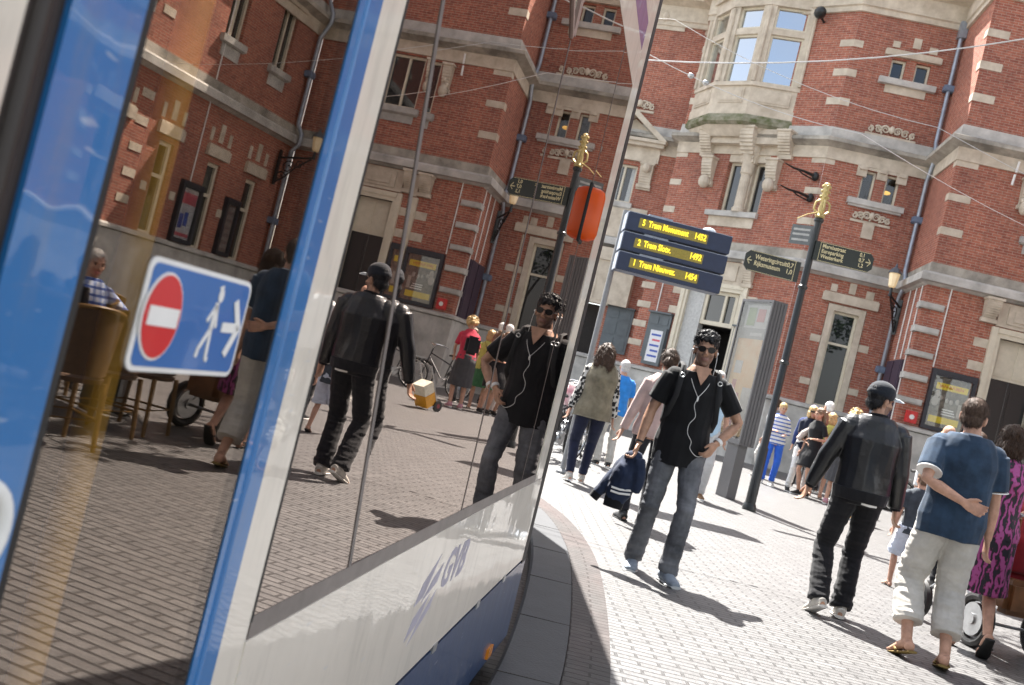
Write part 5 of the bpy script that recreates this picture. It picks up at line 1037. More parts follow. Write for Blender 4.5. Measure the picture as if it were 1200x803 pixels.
# jacket he carries: a bundle of cloth, its own thing
w=P.arm[1][2]; jl=Matrix.Rotation(R(181),3,'Z')@(w*P.k)+V(P.loc)
q=MB(); q.tube([(0,0,.03),(-.01,.0,-.06),(-.04,-.02,-.17),(-.07,-.01,-.29),(-.08,.0,-.37)],[(.05,.05),(.085,.07),(.115,.08),(.105,.07),(.08,.05)],14,ax=(1,0,0)); q.tube([(-.04,.05,-.05),(-.12,.06,-.18),(-.19,.05,-.29),(-.235,.05,-.36)],[.06,.055,.05,.042],10); q.tube([(.03,-.04,-.02),(.06,-.06,-.14),(.05,-.05,-.27)],[.05,.06,.045],10)
q.ell((-.02,0,-.02),(.07,.06,.055)); jm=blob(q,'carried_jacket',cloth('navy wool',(.018,.028,.06)),.009,3,.014,11)
j=link('carried_jacket',jm); j.location=(jl.x,jl.y,jl.z-.09); j.scale=(.86,.86,.9); tag(j,'navy jacket with white striped rib hanging from the sunglasses man\'s hand','jacket')
for i in range(5):
    q=MB(); 
    if i<2: q.tube([(-.14,-.075,-.27-.03*i),(-.07,-.088,-.275-.03*i),(.02,-.075,-.265-.03*i)],[(.006,.009)]*3,6,ax=(0,1,0)); q.build('white_stripe',WHITEP,j,True)
q=MB(); q.tube([(-.225,.05,-.35),(-.25,.05,-.40)],[.044,.04],10); q.tube([(-.08,0,-.35),(-.085,0,-.43)],[(.085,.058),(.08,.05)],12); q.build('rib_cuff',RIB,j,True)
# 2 leather jacket man
P=Person('man in black leather jacket and dark cap seen from behind',2.69,7.22,-4,1.74,skin=SKIN2,vox=.0065,ank=((-.15,-.14,.12),(.05,-.02,.085)),lift=(24,2),toe=(12,10),wr=((-.36,.10,.80),(.30,.05,.76)),elb=((-1,-.5,0),(1,-.7,0)),head=(66,4,4),twist=3,curl=(30,34),build=1.03,beard=True)
P.top('leather_jacket',LEATH,hem=.90,infl=.028,sleeve=1,sr=(.080,.073,.066,.05),fold=.012,neck=.085,blouse=.012,fscale=7)
q=MB(); q.tube([V((0,0,.845)),V((0,0,.93))],[(.193,.150),(.205,.160)],20); P.add('hem_rib',q,RIB,sm=3)
q=MB()
for S,e,w in P.arm: d=(w-e).normalized(); q.tube([w-d*.06,w+d*.008],[.044,.038],12)
P.raw('cuff',q,RIB); q=MB(); q.tube([V((-.01,-.125,.842)),V((.05,-.13,.838)),V((.10,-.115,.842))],[(.006,.012)]*3,6,ax=(0,1,0)); P.raw('shirt_hem',q,WHITEP)
q=MB(); q.tube([P.neck-V((0,.01,.055)),P.neck+V((0,0,.015))],[(.086,.078),(.072,.07)],16); P.raw('collar',q,RIB)
P.trousers('trousers',JEANB,1.0,w=(.102,.085,.074,.076),fold=.007,hemfold=2.4,infl=.010); P.shoes(mat('off white canvas',(.55,.52,.47),.7,var=.15),mat('white sole',(.68,.66,.62),.6)); P.hair('short',H_BLK); P.cap(cloth('navy cap cotton',(.012,.016,.024)),mat('pale visor',(.45,.50,.53),.6,var=.05))
# 3 navy tee man
P=Person('man in navy T-shirt and beige cropped trousers, hand behind his back',2.99,6.40,-6,1.735,vox=.0065,ank=((-.13,-.10,.12),(.09,-.17,.105)),lift=(18,12),toe=(16,14),wr=((-.02,-.20,1.05),(.265,.03,.78)),elb=((-1,-.25,-.5),(1,-.6,0)),head=(28,6,3),twist=2,curl=(40,22),build=1.06,hd=(((1,-.1,-.28),(.25,.1,1),(0,-1,.1)),None),skin=SKIN)
P.top('t_shirt',TEE,hem=.80,hemflare=.008,infl=.036,sleeve=.48,sr=(.073,.071,.05,.04),fold=.009,neck=.085,fscale=7)
q=MB()
for S,e,w in P.arm:
    p=S.lerp(e,.48/.6*.95); d=(e-S).normalized(); q.tube([p+d*.006,p+d*.013],[.0805,.0805],18)
P.raw('sleeve_trim',q,WHITEP)
q=MB(); q.tube([P.neck+V((0,-.002,-.01)),P.neck+V((0,0,.008))],[(.074,.070),(.067,.066)],16); P.raw('collar_trim',q,cloth('pale trim',(.42,.45,.5)))
P.trousers('cropped_trousers',CHINO,.86,w=(.112,.100,.092,.094),fold=.008,hemfold=1.4,infl=.0,fscale=9); P.sandals(mat('flip flop rubber',(.20,.13,.03),.6),name='flip_flop'); P.hair('short',mat('cropped brown hair',(.085,.055,.04),.6,var=.3,scale=70,spec=.2))
# 4 dress woman
P=Person('woman in magenta and black leaf print dress pushing the red buggy',3.64,7.15,-8,1.67,sex='f',vox=.0075,ank=((-.08,.10,.08),(.07,-.20,.17)),lift=(0,48),wr=((-.20,.24,1.02),(.22,.26,1.03)),elb=((-1,-.6,-.3),(1,-.6,-.3)),head=(6,6,0),build=1.05,curl=(60,60))
q=MB(); P.top('dress_top',DRESS,hem=.86,infl=.014,sleeve=0,fold=.006,neck=.07); P.skirt('dress_skirt',DRESS,hem=.46,flare=.045,fold=.010); P.sandals(RUBBER,back=True); P.hair('bob',H_DBR); q=MB(); q.tube([V((-.06,-.06,1.45)),V((-.03,-.10,1.40))],.012,6); P.raw('red_tie',q,mat('red ribbon',(.5,.03,.03),.6))
# 5 boy
P=Person('small boy in dark grey T-shirt and pale shorts half hidden by the navy T-shirt man',4.12,9.55,-5,1.17,vox=.009,ank=((-.10,.12,.08),(.09,-.14,.10)),lift=(0,20),head=(-10,8,0),build=.92)
P.top('t_shirt',cloth('dark grey cotton',(.05,.06,.075)),hem=.80,sleeve=.5,fold=.006); P.trousers('shorts',cloth('pale blue cotton',(.55,.60,.70),.08),.5,w=(.115,.11,.1,.115),infl=.015); P.sandals(RUBBER,back=True); P.hair('short',H_LBR)
# 6 olive jacket woman
P=Person('woman in olive jacket with black and white sleeves walking away',1.14,12.0,4,1.75,sex='f',vox=.008,ank=((-.10,-.02,.09),(.08,.16,.08)),lift=(8,0),wr=((-.27,.03,.84),(.26,.03,.83)),head=(14,3,0),build=1.02)
o=P.top('jacket',OLIVE,hem=.80,infl=.03,sleeve=1,sr=(.078,.070,.066,.055),sleeve_m=PATT,loose=.022,fold=.012,hemflare=.02,fscale=6)
q=MB(); q.tube([P.spine[5]-V((0,.0,.03)),P.spine[5]+V((0,0,.035)),P.neck-V((0,0,.01))],[(.178,.135),(.155,.118),(.085,.08)],18); P.add('patterned_yoke',q,PATT,sm=4,parent=o)
P.trousers('leggings',NAVYL,.97,w=(.098,.086,.069,.052),fold=.003,infl=.006); P.shoes(mat('pale ankle shoe',(.50,.47,.42),.7),WHITEP); P.hair('long',H_BRN)
# 7 pink cardigan woman
P=Person('woman in pale pink cardigan with hair tied up, partly behind the sunglasses man',1.52,9.6,6,1.73,sex='f',vox=.009,ank=((-.09,.05,.08),(.08,-.05,.08)),wr=((-.30,.05,.82),(.26,.02,.82)),head=(20,6,0),build=1.0)
P.top('cardigan',PINKC,hem=.84,infl=.02,sleeve=1,sr=(.07,.064,.058,.05),loose=.014,fold=.01); P.trousers('leggings',cloth('black jersey leggings',(.02,.02,.026)),.98,w=(.096,.082,.064,.052),infl=.006,fold=.003); P.shoes(mat('black shoe',(.02,.02,.02),.5),RUBBER); P.hair('bun',H_BRN); q=MB(); q.tube([V((.06,-.11,1.44)),V((-.05,-.135,1.25)),V((-.16,-.10,1.05))],[(.009,.004)]*3,6,ax=(0,1,0)); P.raw('bag_strap',q,RUBBER)
# far people
FAR=.0115; CROWD='people gathered in front of the theatre'
def far(label,px,y,H,face,sex,**k): return Person(label,px,y,face,H,sex=sex,vox=FAR,group=CROWD,**k)
P=far('man in pale blue shirt behind the sunglasses man, before the kiosk',2.93,14.0,1.84,178,'m'); P.top('shirt',cloth('pale blue cotton2',(.42,.58,.72),.08),sleeve=.5); P.trousers('trousers',cloth('pale grey cotton',(.5,.5,.5),.08)); P.shoes(mat('tan shoe',(.2,.11,.05),.6)); P.hair('short',H_GRY); P.eyes()
P=far('grey-haired person in bright blue shirt by the parked bicycles',1.76,15.2,1.68,10,'m',wr=((-.2,.2,1.0),None)); P.top('shirt',cloth('bright blue cotton',(.03,.22,.62),.12),sleeve=.5); P.trousers('trousers',CHINO); P.shoes(RUBBER); P.hair('short',H_GRY)
P=far('woman in blue and white striped sweater and bright blue trousers',5.46,19.6,1.66,172,'f',wr=((-.13,.21,1.08),(.12,.22,1.12)),head=(-12,8,0)); P.top('sweater',stripes('striped knit',(.68,.68,.70),(.05,.12,.42),4.2),hem=.84,sleeve=1,loose=.012); P.trousers('trousers',cloth('bright blue cotton3',(.03,.12,.55),.1),.98,w=(.098,.086,.07,.062)); P.shoes(CHINO); P.hair('short',H_BLO); P.eyes()
P=far('blonde woman in white trousers, navy top and sunglasses',5.92,19.2,1.74,176,'f',wr=((-.20,.2,1.0),(.05,.24,1.0)),ank=((-.12,.1,.08),(.13,-.05,.08))); P.top('top',cloth('dark navy jersey',(.012,.016,.035)),hem=.84,sleeve=.5); P.trousers('trousers',cloth('white cotton',(.72,.71,.69),.05),.98,w=(.1,.085,.068,.058)); P.shoes(RUBBER); P.hair('bob',H_BLO)
q=MB(); q.box((-.075,.07,-.012),(.075,.10,.022)); q.xf(Matrix.Translation(P.hc)@P.HR.to_4x4()); P.raw('sunglasses',q,RUBBER,False); q=MB(); q.tube([V((-.12,.1,1.42)),V((-.02,.15,1.28)),V((.12,.16,1.15)),V((.2,.15,1.02))],[.05,.06,.06,.05],10); P.add('scarf',q,cloth('pale scarf',(.5,.42,.38),.2),fold=.01)
WWL=P
q=MB(); q.ell((0,0,0),(.17,.08,.12)); q.tube([(-.12,0,.05),(-.08,0,.22),(.08,0,.22),(.12,0,.05)],.012,6); hb=link('handbag',blob(q,'handbag',mat('brown leather',(.10,.055,.035),.5,var=.2),.01,2)); hb.location=(6.13,18.98,1.05); tag(hb,'brown leather handbag on the arm of the woman in white trousers','handbag')
P=far('brown-haired woman in short black dress turned to the side',5.98,18.9,1.73,120,'f',wr=((-.15,.2,1.1),None),head=(10,5,0)); P.top('dress_top',cloth('black crepe',(.01,.01,.012)),hem=.84,sleeve=.45); P.skirt('dress_skirt',cloth('black crepe',(.01,.01,.012)),hem=.55,flare=.02); P.shoes(RUBBER); P.hair('long',H_LBR); P.eyes()
P=far('woman in lime yellow T-shirt and green skirt seen from behind',6.36,19.35,1.70,-20,'f'); P.top('t_shirt',cloth('lime cotton',(.55,.58,.16),.08),hem=.84,sleeve=.5); P.skirt('skirt',cloth('green cotton',(.06,.20,.09)),hem=.5,flare=.06); P.sandals(CHINO); P.hair('bob',H_BLO); q=MB(); q.tube([V((.10,-.10,1.45)),V((.0,-.145,1.25)),V((-.17,-.12,.98))],[(.014,.005)]*3,6,ax=(0,1,0)); P.raw('bag_strap',q,RUBBER)
P=far('curly blonde woman in red top and grey skirt bending forward',6.38,18.4,1.86,-35,'f',lean=.20,head=(0,28,0),wr=((-.15,.35,.95),(.15,.38,.95))); P.top('top',cloth('red cotton',(.50,.035,.07),.12),hem=.84,sleeve=.5); P.skirt('skirt',cloth('charcoal skirt',(.055,.055,.06)),hem=.42,flare=.04); P.shoes(mat('pink trainer',(.5,.25,.3),.7)); P.hair('curly',H_BLO); q=MB(); q.box((-.13,-.27,1.02),(.13,-.11,1.36),ch=.05); P.raw('rucksack',q,cloth('black nylon',(.015,.015,.018)))
P=far('man in dark blue cap bent behind the blonde women',6.42,20.8,1.78,-15,'m'); P.top('jacket',cloth('royal navy',(.03,.05,.16)),sleeve=1); P.trousers('trousers',JEANB); P.shoes(RUBBER); P.hair('short',H_DBR); P.cap(cloth('royal navy',(.03,.05,.16)),RUBBER)
P=far('white-haired man standing tallest at the back of the group',6.82,21.1,1.96,20,'m'); P.top('jacket',cloth('slate jacket',(.10,.13,.22)),sleeve=1); P.trousers('trousers',JEANB); P.shoes(RUBBER); P.hair('short',H_WHT)
P=far('bald man facing us far behind the navy T-shirt man',6.05,13.6,1.86,170,'m',head=(-15,0,0)); P.top('shirt',cloth('white shirt',(.68,.68,.68),.05),sleeve=1); P.trousers('trousers',CHINO); P.shoes(RUBBER); P.hair('balding',H_BLO); P.eyes()
P=far('person in white shirt beside the small boy',4.95,10.4,1.72,0,'m'); P.top('shirt',cloth('white shirt',(.68,.68,.68),.05),sleeve=.5); P.trousers('trousers',JEANB); P.shoes(RUBBER); P.hair('short',H_DBR)
# seated man on the terrace (seen in the tram glass)
P=Person('grey-haired man in blue checked shirt sitting at a terrace table',5.15,6.95,98,1.76,vox=.009,hip=.50,ank=((-.12,.42,.08),(.12,.44,.08)),wr=((-.2,.36,.72),(.2,.34,.70)),elb=((-1,-.4,-.2),(1,-.4,-.2)),lean=-.04,head=(-20,6,0),z0=0,kneepole=((0,.5,1),(0,.5,1)))
P.top('checked_shirt',stripes('blue check',(.55,.62,.75),(.08,.14,.36),5,'Z',True),hem=.42,sleeve=1); P.trousers('trousers',cloth('dark teal cotton',(.03,.06,.075)),waist=.98); P.shoes(RUBBER); P.hair('short',H_GRY); P.eyes(); q=MB(); q.tube([V((-.12,.03,.55)),V((-.13,.09,.75)),V((-.12,.06,.96))],[(.06,.05),(.07,.045),(.05,.05)],10,ax=(1,0,0)); P.add('dark_jacket',q,cloth('black wool',(.012,.012,.014)))

P=Person('person in denim shirt sitting behind the orange cafe table',6.1,7.7,120,1.72,vox=.010,hip=.50,ank=((-.12,.42,.08),(.12,.44,.08)),wr=((-.2,.36,.72),(.2,.34,.70)),elb=((-1,-.4,-.2),(1,-.4,-.2)),head=(10,6,0),z0=0,kneepole=((0,.5,1),(0,.5,1))); P.top('denim_shirt',cloth('denim shirt',(.06,.10,.20)),hem=.42,sleeve=1); P.trousers('trousers',JEANB,waist=.98); P.shoes(RUBBER); P.hair('short',H_BRN); P.eyes()
P=Person('woman in black cardigan sitting with her back to the tram',4.55,5.55,-80,1.68,sex='f',vox=.010,hip=.50,ank=((-.10,.42,.08),(.10,.44,.08)),wr=((-.2,.30,.72),(.2,.30,.72)),elb=((-1,-.4,-.2),(1,-.4,-.2)),head=(0,6,0),z0=0,kneepole=((0,.5,1),(0,.5,1))); P.top('cardigan',cloth('black wool',(.012,.012,.014)),hem=.42,sleeve=1); P.trousers('trousers',JEANB,waist=.98); P.shoes(RUBBER); P.hair('bob',H_DBR)

P=far('woman in pale top standing between the yellow T-shirt and the white-haired man',6.95,19.9,1.66,185,'f'); P.top('top',cloth('pale rose cotton',(.60,.48,.44),.08),hem=.84,sleeve=.5); P.trousers('trousers',JEAN,.98); P.shoes(RUBBER); P.hair('bob',H_LBR); P.eyes()
P=far('man in grey polo shirt walking right behind the striped sweater',5.75,21.2,1.76,60,'m'); P.top('shirt',cloth('grey polo',(.22,.23,.25),.08),sleeve=.5); P.trousers('trousers',CHINO); P.shoes(RUBBER); P.hair('short',H_BRN); P.eyes()
# ------------------------------------------------------------------ bicycles
def bicycle(label,loc,rz,col):
    t=thing('bicycle',label,'bicycle',loc,rz,'bicycles parked at the theatre')
    for x in (-.52,.52):
        q=MB(); q.tube([(x+.335*math.cos(i*.2618),0,.345+.335*math.sin(i*.2618)) for i in range(24)],.019,8,closed=True); w_=q.build('wheel',RUBBER,t,True)
        q=MB(); q.tube([(x+.31*math.cos(i*.2618),0,.345+.31*math.sin(i*.2618)) for i in range(24)],.010,6,closed=True); q.build('rim',CHROME,w_,True)
        q=MB(); q.tube([(x,-.04,.345),(x,.04,.345)],.025,8)
        for k in range(14): a=k*.4488; q.tube([(x,.015*(-1)**k,.345),(x+.31*math.cos(a),0,.345+.31*math.sin(a))],.0022,4)
        q.build('spokes',CHROME,w_)
        q=MB(); q.tube([(x+.37*math.cos(a),0,.345+.37*math.sin(a)) for a in [R(d) for d in range(20,175,12)]],[(.03,.006)]*13,6,ax=(0,1,0)); q.build('mudguard',col,t)
    q=MB(); q.tube([(-.52,0,.345),(-.1,0,.30),(-.22,0,.82)],.016,8); q.tube([(-.1,0,.30),(.40,0,.78)],.018,8); q.tube([(-.2,0,.72),(.38,0,.88)],.017,8); q.tube([(-.52,.03,.345),(-.2,.02,.72)],.011,6); q.tube([(-.52,-.03,.345),(-.2,-.02,.72)],.011,6); q.tube([(.36,0,1.0),(.52,0,.345)],.017,8); q.build('frame',col,t,True)
    q=MB(); q.tube([(.36,0,.98),(.34,0,1.08)],.014,8); q.tube([(.14,.30,1.06),(.28,.27,1.1),(.35,.1,1.1),(.35,-.1,1.1),(.28,-.27,1.1),(.14,-.30,1.06)],.012,8); q.build('handlebar',CHROME,t,True)
    q=MB(); q.tube([(-.38,0,.92),(-.28,0,.94),(-.12,0,.92)],[(.10,.03),(.085,.035),(.03,.02)],12,ax=(0,1,0)); q.tube([(-.22,0,.8),(-.25,0,.92)],.014,8); q.build('saddle',RUBBER,t,True)
    q=MB(); q.tube([(-.1,.06,.30),(-.1,.06,.30)],.01) if 0 else None; q.tube([(-.1,-.06,.3),(-.1,.06,.3)],.09,16); q.tube([(-.1,.07,.3),(.03,.08,.2)],.012,6); q.box((.0,.06,.185),(.09,.16,.21)); q.tube([(-.1,-.07,.3),(-.23,-.08,.4)],.012,6); q.box((-.28,-.16,.39),(-.19,-.06,.415)); q.build('crank',STEEL,t)
    q=MB(); q.box((-.72,-.07,.73),(-.34,.07,.745)); q.tube([(-.66,.06,.73),(-.54,.06,.345)],.007,6); q.tube([(-.66,-.06,.73),(-.54,-.06,.345)],.007,6); q.build('luggage_rack',STEEL,t)
    return t
BB=mat('black bike enamel',(.015,.015,.017),.3,coat=.5)
b0=bicycle('black bicycle leaning at the stone plinth behind the leather jacket man',(7.9,20.9,gz(20.9)),R(8),BB)
spots=[(1.02,14.6,60,'bicycle nearest the tram in the parked row behind the olive jacket'),(1.35,15.4,72,'bicycle second from the tram in the parked row'),(1.2,16.3,50,'bicycle in the middle of the parked row'),(1.75,17.0,80,'bicycle with its wheel toward the street in the parked row'),(1.35,17.9,65,'bicycle farthest back in the parked row'),(9.0,20.6,-10,'bicycle under the poster case at the plinth'),(10.4,21.4,15,'bicycle right of the poster case at the plinth')]
for x,y,a,l in spots: dup(b0,(x,y,gz(y)),R(a),l)
# pink bag on a bicycle rack row
q=MB(); q.box((-.14,-.12,0),(.14,.12,.3),ch=.05); o=q.build('crate_bag',mat('pink white bag',(.62,.22,.28),.7,scale=9,col2=(.7,.66,.64)),None,True); o.location=(1.05,14.75,.80); tag(o,'pink and white bag on the rack of a bicycle by the tram','bag')
# red buggy with brown bag
t=thing('buggy','dark red buggy with large rubber wheels and brown leather bag','buggy',(4.0,7.75,0),R(8))
for x in (-.27,.27):
    for y,r in ((-.35,.17),(.4,.13)):
        q=MB(); q.tube([(x,y+r*math.cos(i*.3142),r+.03+r*math.sin(i*.3142)) for i in range(20)],.036,8,closed=True); w_=q.build('wheel',RUBBER,t,True); q=MB(); q.tube([(x-.03,y,r+.03),(x+.03,y,r+.03)],r*.72,18); q.tube([(x-.045,y,r+.03),(x+.045,y,r+.03)],r*.25,12); q.build('hub',STEEL,w_)
q=MB(); q.tube([(-.25,.4,.2),(-.25,-.1,.55),(-.25,-.55,1.03),(.25,-.55,1.03),(.25,-.1,.55),(.25,.4,.2)],.016,8); q.tube([(-.25,-.35,.2),(-.25,.1,.65)],.016,8); q.tube([(.25,-.35,.2),(.25,.1,.65)],.016,8); q.tube([(-.27,-.35,.2),(.27,-.35,.2)],.012,8); q.build('chassis',STEEL,t,True)
RC=cloth('dark red canvas',(.22,.012,.018),.2)
q=MB(); q.tube([(0,-.32,.62),(0,.0,.5),(0,.35,.55),(0,.5,.62)],[(.23,.12),(.24,.16),(.23,.14),(.2,.06)],16,ax=(1,0,0)); q.tube([(0,-.3,.62),(0,-.36,.85),(0,-.30,1.0)],[(.24,.08),(.25,.1),(.22,.06)],14,ax=(1,0,0)); me=blob(q,'body',RC,.012,3,.006,8); link('body',me,t)
q=MB(); 
vs=[]; 
for i in range(9):
    a=R(20+i*16)
    for k in range(9): b=R(-90+k*22.5); vs.append((.26*math.sin(b),-.1-.34*math.cos(a)*math.cos(b*.5),.75+.42*math.sin(a)*max(.2,math.cos(b*.8))))
q.add(vs,[(i*9+k,i*9+k+1,(i+1)*9+k+1,(i+1)*9+k) for i in range(8) for k in range(8)]); q.build('hood',RC,t,True)
q=MB(); q.box((-.18,-.52,.30),(.18,-.34,.56),ch=.04); me=q.mesh('x',mat('saddle brown leather',(.20,.085,.03),.5,var=.2,scale=8),True); bg_=link('shoulder_bag',me); bg_.location=(4.0,7.75,0); bg_.rotation_euler=(0,0,R(8)); tag(bg_,'brown leather shoulder bag hanging at the back of the red buggy','bag')
q=MB(); q.tube([(-.16,-.43,.55),(-.22,-.52,1.0)],.01,6); q.tube([(.16,-.43,.55),(.22,-.52,1.0)],.01,6); q.build('strap',mat('saddle brown leather',(.2,.085,.03)),bg_)
# terrace: chairs and tables (they show in the tram's door glass)
WICK=mat('brown wicker',(.085,.045,.022),.6,var=.3,scale=50,bump=.4,bscale=130); WOODL=mat('ochre bentwood',(.16,.085,.02),.4,var=.15,scale=12); WICKY=mat('yellow wicker',(.34,.21,.03),.55,var=.2,scale=50,bump=.4,bscale=130)
def chair(label,loc,rz,wick,wood):
    t=thing('bistro_chair',label,'chair',loc,rz,'bistro chairs on the terrace')
    for x,y in ((-.19,.19),(.19,.19),(-.17,-.19),(.17,-.19)):
        q=MB(); q.tube([(x*1.12,y*1.15,0),(x,y,.44)],[.016,.019],8); q.build('leg',wood,t,True)
    q=MB(); 
    for z in (.2,): q.tube([(-.2,.2,z),(.2,.2,z),(.19,-.2,z),(-.19,-.2,z)],.009,6,closed=True)
    q.build('stretcher',wood,t,True)
    q=MB(); q.tube([(0,0,.43),(0,0,.46)],[(.225,.225),(.235,.235)],24,ax=(1,0,0)); q.build('seat',wick,t,True)
    q=MB(); vs=[]
    for j in range(7):
        z=.48+.065*j
        for k in range(13): a=R(-165+k*12.5) if 0 else R(195+k*12.5); r=.235+.02*j/6; vs.append((r*math.cos(a),r*math.sin(a)-.02*j/6,z+(.05*math.sin(math.pi*k/12) if j==6 else 0)))
    q.add(vs,[(j*13+k,j*13+k+1,(j+1)*13+k+1,(j+1)*13+k) for j in range(6) for k in range(12)]); q.build('backrest',wick,t,True)
    q=MB(); top=vs[6*13:]; q.tube([vs[0]]+top+[vs[12]],.015,8); q.build('back_hoop',wood,t,True)
    return t
c0=chair('brown wicker bistro chair nearest the tram with its back to it',(4.05,6.05,0),R(-90),WICK,WOODL)
cs=[(4.85,6.0,-60,'brown wicker chair between the first chair and the wheel of the buggy',0),(4.58,5.52,-80,'brown wicker chair under the woman in black cardigan',0),(4.15,6.6,-100,'brown wicker chair right beside the first one',0),(6.15,7.65,120,'brown wicker chair under the person in denim shirt',0),(3.75,5.35,-70,'brown wicker chair closest to the kerb on the terrace',0),(5.95,7.5,80,'brown wicker chair across the round table',0),(5.25,5.5,20,'brown wicker chair beside the farther round table',0),(5.2,6.95,188,'wicker chair under the seated grey-haired man',0)]
for x,y,a,l,k in cs: dup(c0,(x,y,0),R(a-90 if 0 else a),l)
y0=chair('yellow wicker chair behind the round table by the theatre wall',(6.6,8.9,0),R(100),WICKY,WOODL)
for x,y,a,l in ((7.6,9.6,60,'yellow wicker chair closest to the theatre plinth'),(7.4,8.1,140,'yellow wicker chair with its back to the street')): dup(y0,(x,y,0),R(a),l)
def table(label,loc,m):
    t=thing('cafe_table',label,'table',loc,0,'round tables on the terrace'); q=MB(); q.lathe((0,0,.72),[(.33,0),(.34,.01),(.34,.025),(.33,.03)],28); q.build('tabletop',m,t,True); q=MB(); q.tube([(0,0,.06),(0,0,.72)],.03,10)
    q.build('column',STEEL,t,True)
    for k in range(4): q=MB(); a=k*1.57; q.tube([(0,0,.1),(math.cos(a)*.2,math.sin(a)*.2,.07),(math.cos(a)*.3,math.sin(a)*.3,.015)],.018,8); q.build('foot',STEEL,t,True)
    return t
t0=table('round cafe table with orange top beside the seated man',(4.5,6.85,0),mat('orange tabletop',(.45,.14,.03),.35))
dup(t0,(5.4,6.2,0),0,'round cafe table farther from the tram, between wicker chairs'); dup(t0,(7.1,8.8,0),0,'round cafe table among the yellow chairs')
def glassw(label,loc):
    q=MB(); q.lathe((0,0,0),[(.032,0),(.032,.004),(.005,.01),(.005,.07),(.035,.10),(.04,.15),(.033,.19)],14); o=q.build('drinking_glass',CGLASS,None,True); o.location=loc; tag(o,label,'glass')
glassw('stemmed glass on the orange table near its edge',(4.42,6.72,.752)); glassw('stemmed glass on the orange table beside the seated man',(4.6,6.95,.752))
# hand cart with yellow crate
t=thing('hand_cart','small two-wheeled trolley with white and yellow crate standing on the square','hand cart',(6.1,16.6,gz(16.6)),R(200)); t.scale=(.78,)*3
for x in (-.2,.2): q=MB(); q.tube([(x-.03,0,.13),(x+.03,0,.13)],.13,18); w_=q.build('wheel',RUBBER,t,True); q=MB(); q.tube([(x-.04,0,.13),(x+.04,0,.13)],.05,12); q.build('hub',mat('dark red hub',(.2,.02,.03),.5),w_)
tl=Matrix.Rotation(R(-30),3,'X'); 
q=MB(); q.box((-.2,.02,.08),(.2,.32,.36)); q.v=[tuple(tl@V(v)+V((0,0,.12))) for v in q.v]; q.build('yellow_crate',mat('yellow plastic',(.70,.33,.02),.45),t)
q=MB(); q.box((-.2,.02,.37),(.2,.32,.62)); q.v=[tuple(tl@V(v)+V((0,0,.12))) for v in q.v]; q.build('white_crate',mat('cream plastic',(.66,.62,.5),.5),t)
q=MB(); q.tube([(-.2,0,.1),(-.2,0,1.0),(.2,0,1.0),(.2,0,.1)],.014,8); q.tube([(-.2,0,.05),(-.2,.3,.05)],.014,6); q.tube([(.2,0,.05),(.2,.3,.05)],.014,6); q.v=[tuple(tl@V(v)+V((0,0,.12))) for v in q.v]; q.build('frame',STEEL,t,True)
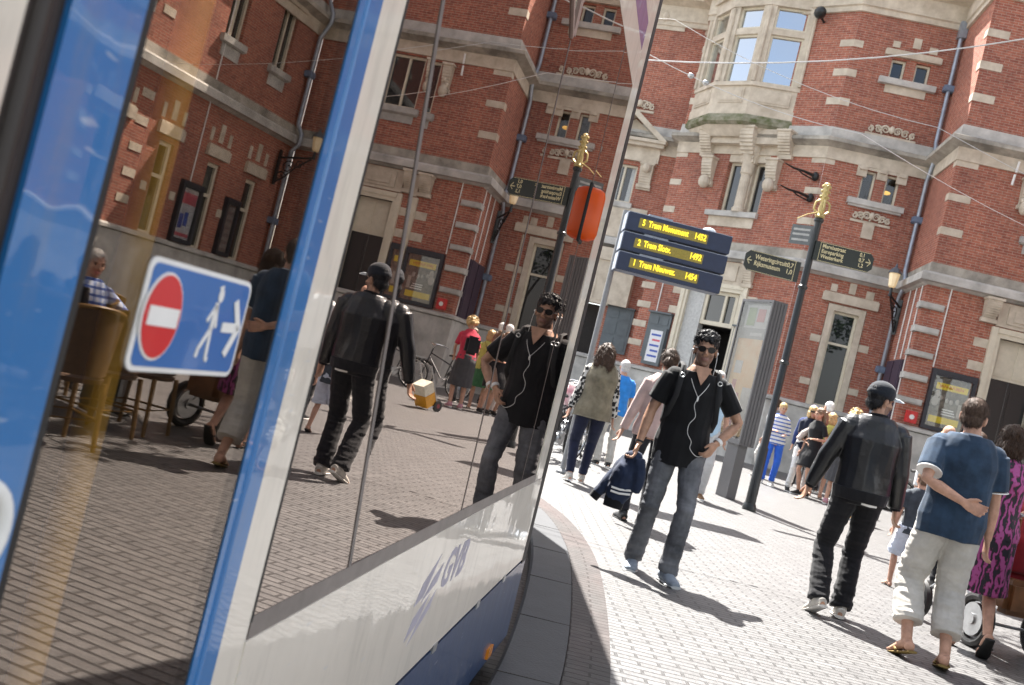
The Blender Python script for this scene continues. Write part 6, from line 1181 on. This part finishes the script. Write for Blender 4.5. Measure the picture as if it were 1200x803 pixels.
# ------------------------------------------------------------------ trees (behind the camera and over the right of the pavement)
LEAF=mat('leaf',(.075,.13,.03),.5,scale=1.6,col2=(.03,.06,.016)); BARK=mat('bark',(.10,.075,.05),.9,var=.3,scale=10,bump=.5,bscale=20)
LEAF.node_tree.nodes['Principled BSDF'].inputs['Transmission Weight'].default_value=0
def tree(label,loc,h,cents,nl,ls,seed):
    rnd=random.Random(seed); t=thing('plane_tree',label,'tree',loc,0,'trees around the square')
    q=MB(); top=h*.45; q.tube([(0,0,-.05),(.02,0,.4),(.05,.05,top*.6),(.0,.1,top)],[.24,.19,.16,.13],12)
    for c,r in cents: 
        c=V(c); m_=V((0,.1,top)).lerp(c,.5)+V((0,0,.25)); q.tube([(0,.1,top-.1),m_,c],[.10,.06,.02],8)
        for k in range(3): e=c+V((rnd.uniform(-1,1),rnd.uniform(-1,1),rnd.uniform(-.5,.8)))*r*.7; q.tube([m_.lerp(c,.5),e],[.035,.01],6)
    q.build('trunk',BARK,t,True)
    vs=[];fs=[]
    for c,r in cents:
        c=V(c); n=int(nl*r*r/4); cl=[(V((rnd.gauss(0,.45),rnd.gauss(0,.45),rnd.gauss(0,.36)))*r,rnd.uniform(.18,.42)*r) for _ in range(16)]
        for _ in range(n):
            o,rr_=rnd.choice(cl); p=c+o+V((rnd.gauss(0,.5),rnd.gauss(0,.5),rnd.gauss(0,.4)))*rr_; a=V((rnd.gauss(0,1),rnd.gauss(0,1),rnd.gauss(0,.5))).normalized(); b=a.cross(V((rnd.gauss(0,1),rnd.gauss(0,1),rnd.gauss(0,1)))).normalized(); s_=ls*rnd.uniform(.6,1.3); i=len(vs)
            vs+=[p-a*s_,p+b*s_*.55,p+a*s_,p-b*s_*.55]; fs.append((i,i+1,i+2,i+3))
    q=MB(); q.add(vs,fs); o=link('crown',bpy.data.meshes.new('crown')); o.data.from_pydata(vs,[],fs); o.data.materials.append(LEAF); o.parent=t
tree('plane tree right of the frame whose branches shade the pavement',(9.4,9.0,0),9,[((-6.9,1.0,8.3),1.4),((-5.6,1.6,8.5),1.6),((-6.2,-.6,8.4),1.4),((-2.4,.2,9.6),1.9),((0,0,9.4),2.2),((-4.6,.0,8.9),1.5),((-5.9,-1.8,8.6),1.5),((-4.8,-3.0,8.8),1.5)],1200,.10,1)
tree('plane tree behind the camera on the left',(-4.5,-9,0),13,[((0,0,8.5),2.6),((1.6,1,10.5),2.2),((-1.8,.4,10),2.3),((.4,-1,12.2),2.2)],380,.17,2)
tree('plane tree behind the camera on the right',(7.5,-8,0),13,[((0,0,8.5),2.6),((1.8,.5,10.6),2.3),((-1.9,.8,10),2.3),((.2,-.6,12.4),2.3)],380,.17,3)
tree('plane tree farther behind the camera',(1.5,-18,0),14,[((0,0,9),2.8),((2,.5,11),2.3),((-2,.6,10.6),2.4),((.2,-.5,13),2.4)],380,.17,4)

base=[o for o in ALL() if o.name.startswith('plane_tree') and o.location.y<-7.5]
wh=['first from the left in the row behind the square','second from the left in the row behind the square','third in the row behind the square','fourth in the row behind the square','fifth in the row behind the square','sixth in the row behind the square','last on the right in the row behind the square']
for i,x in enumerate((-16,-10,-4.5,3.5,9,15,21)): dup(base[i%3],(x,-15-(i*7%4),0),i*1.3,'plane tree '+wh[i])
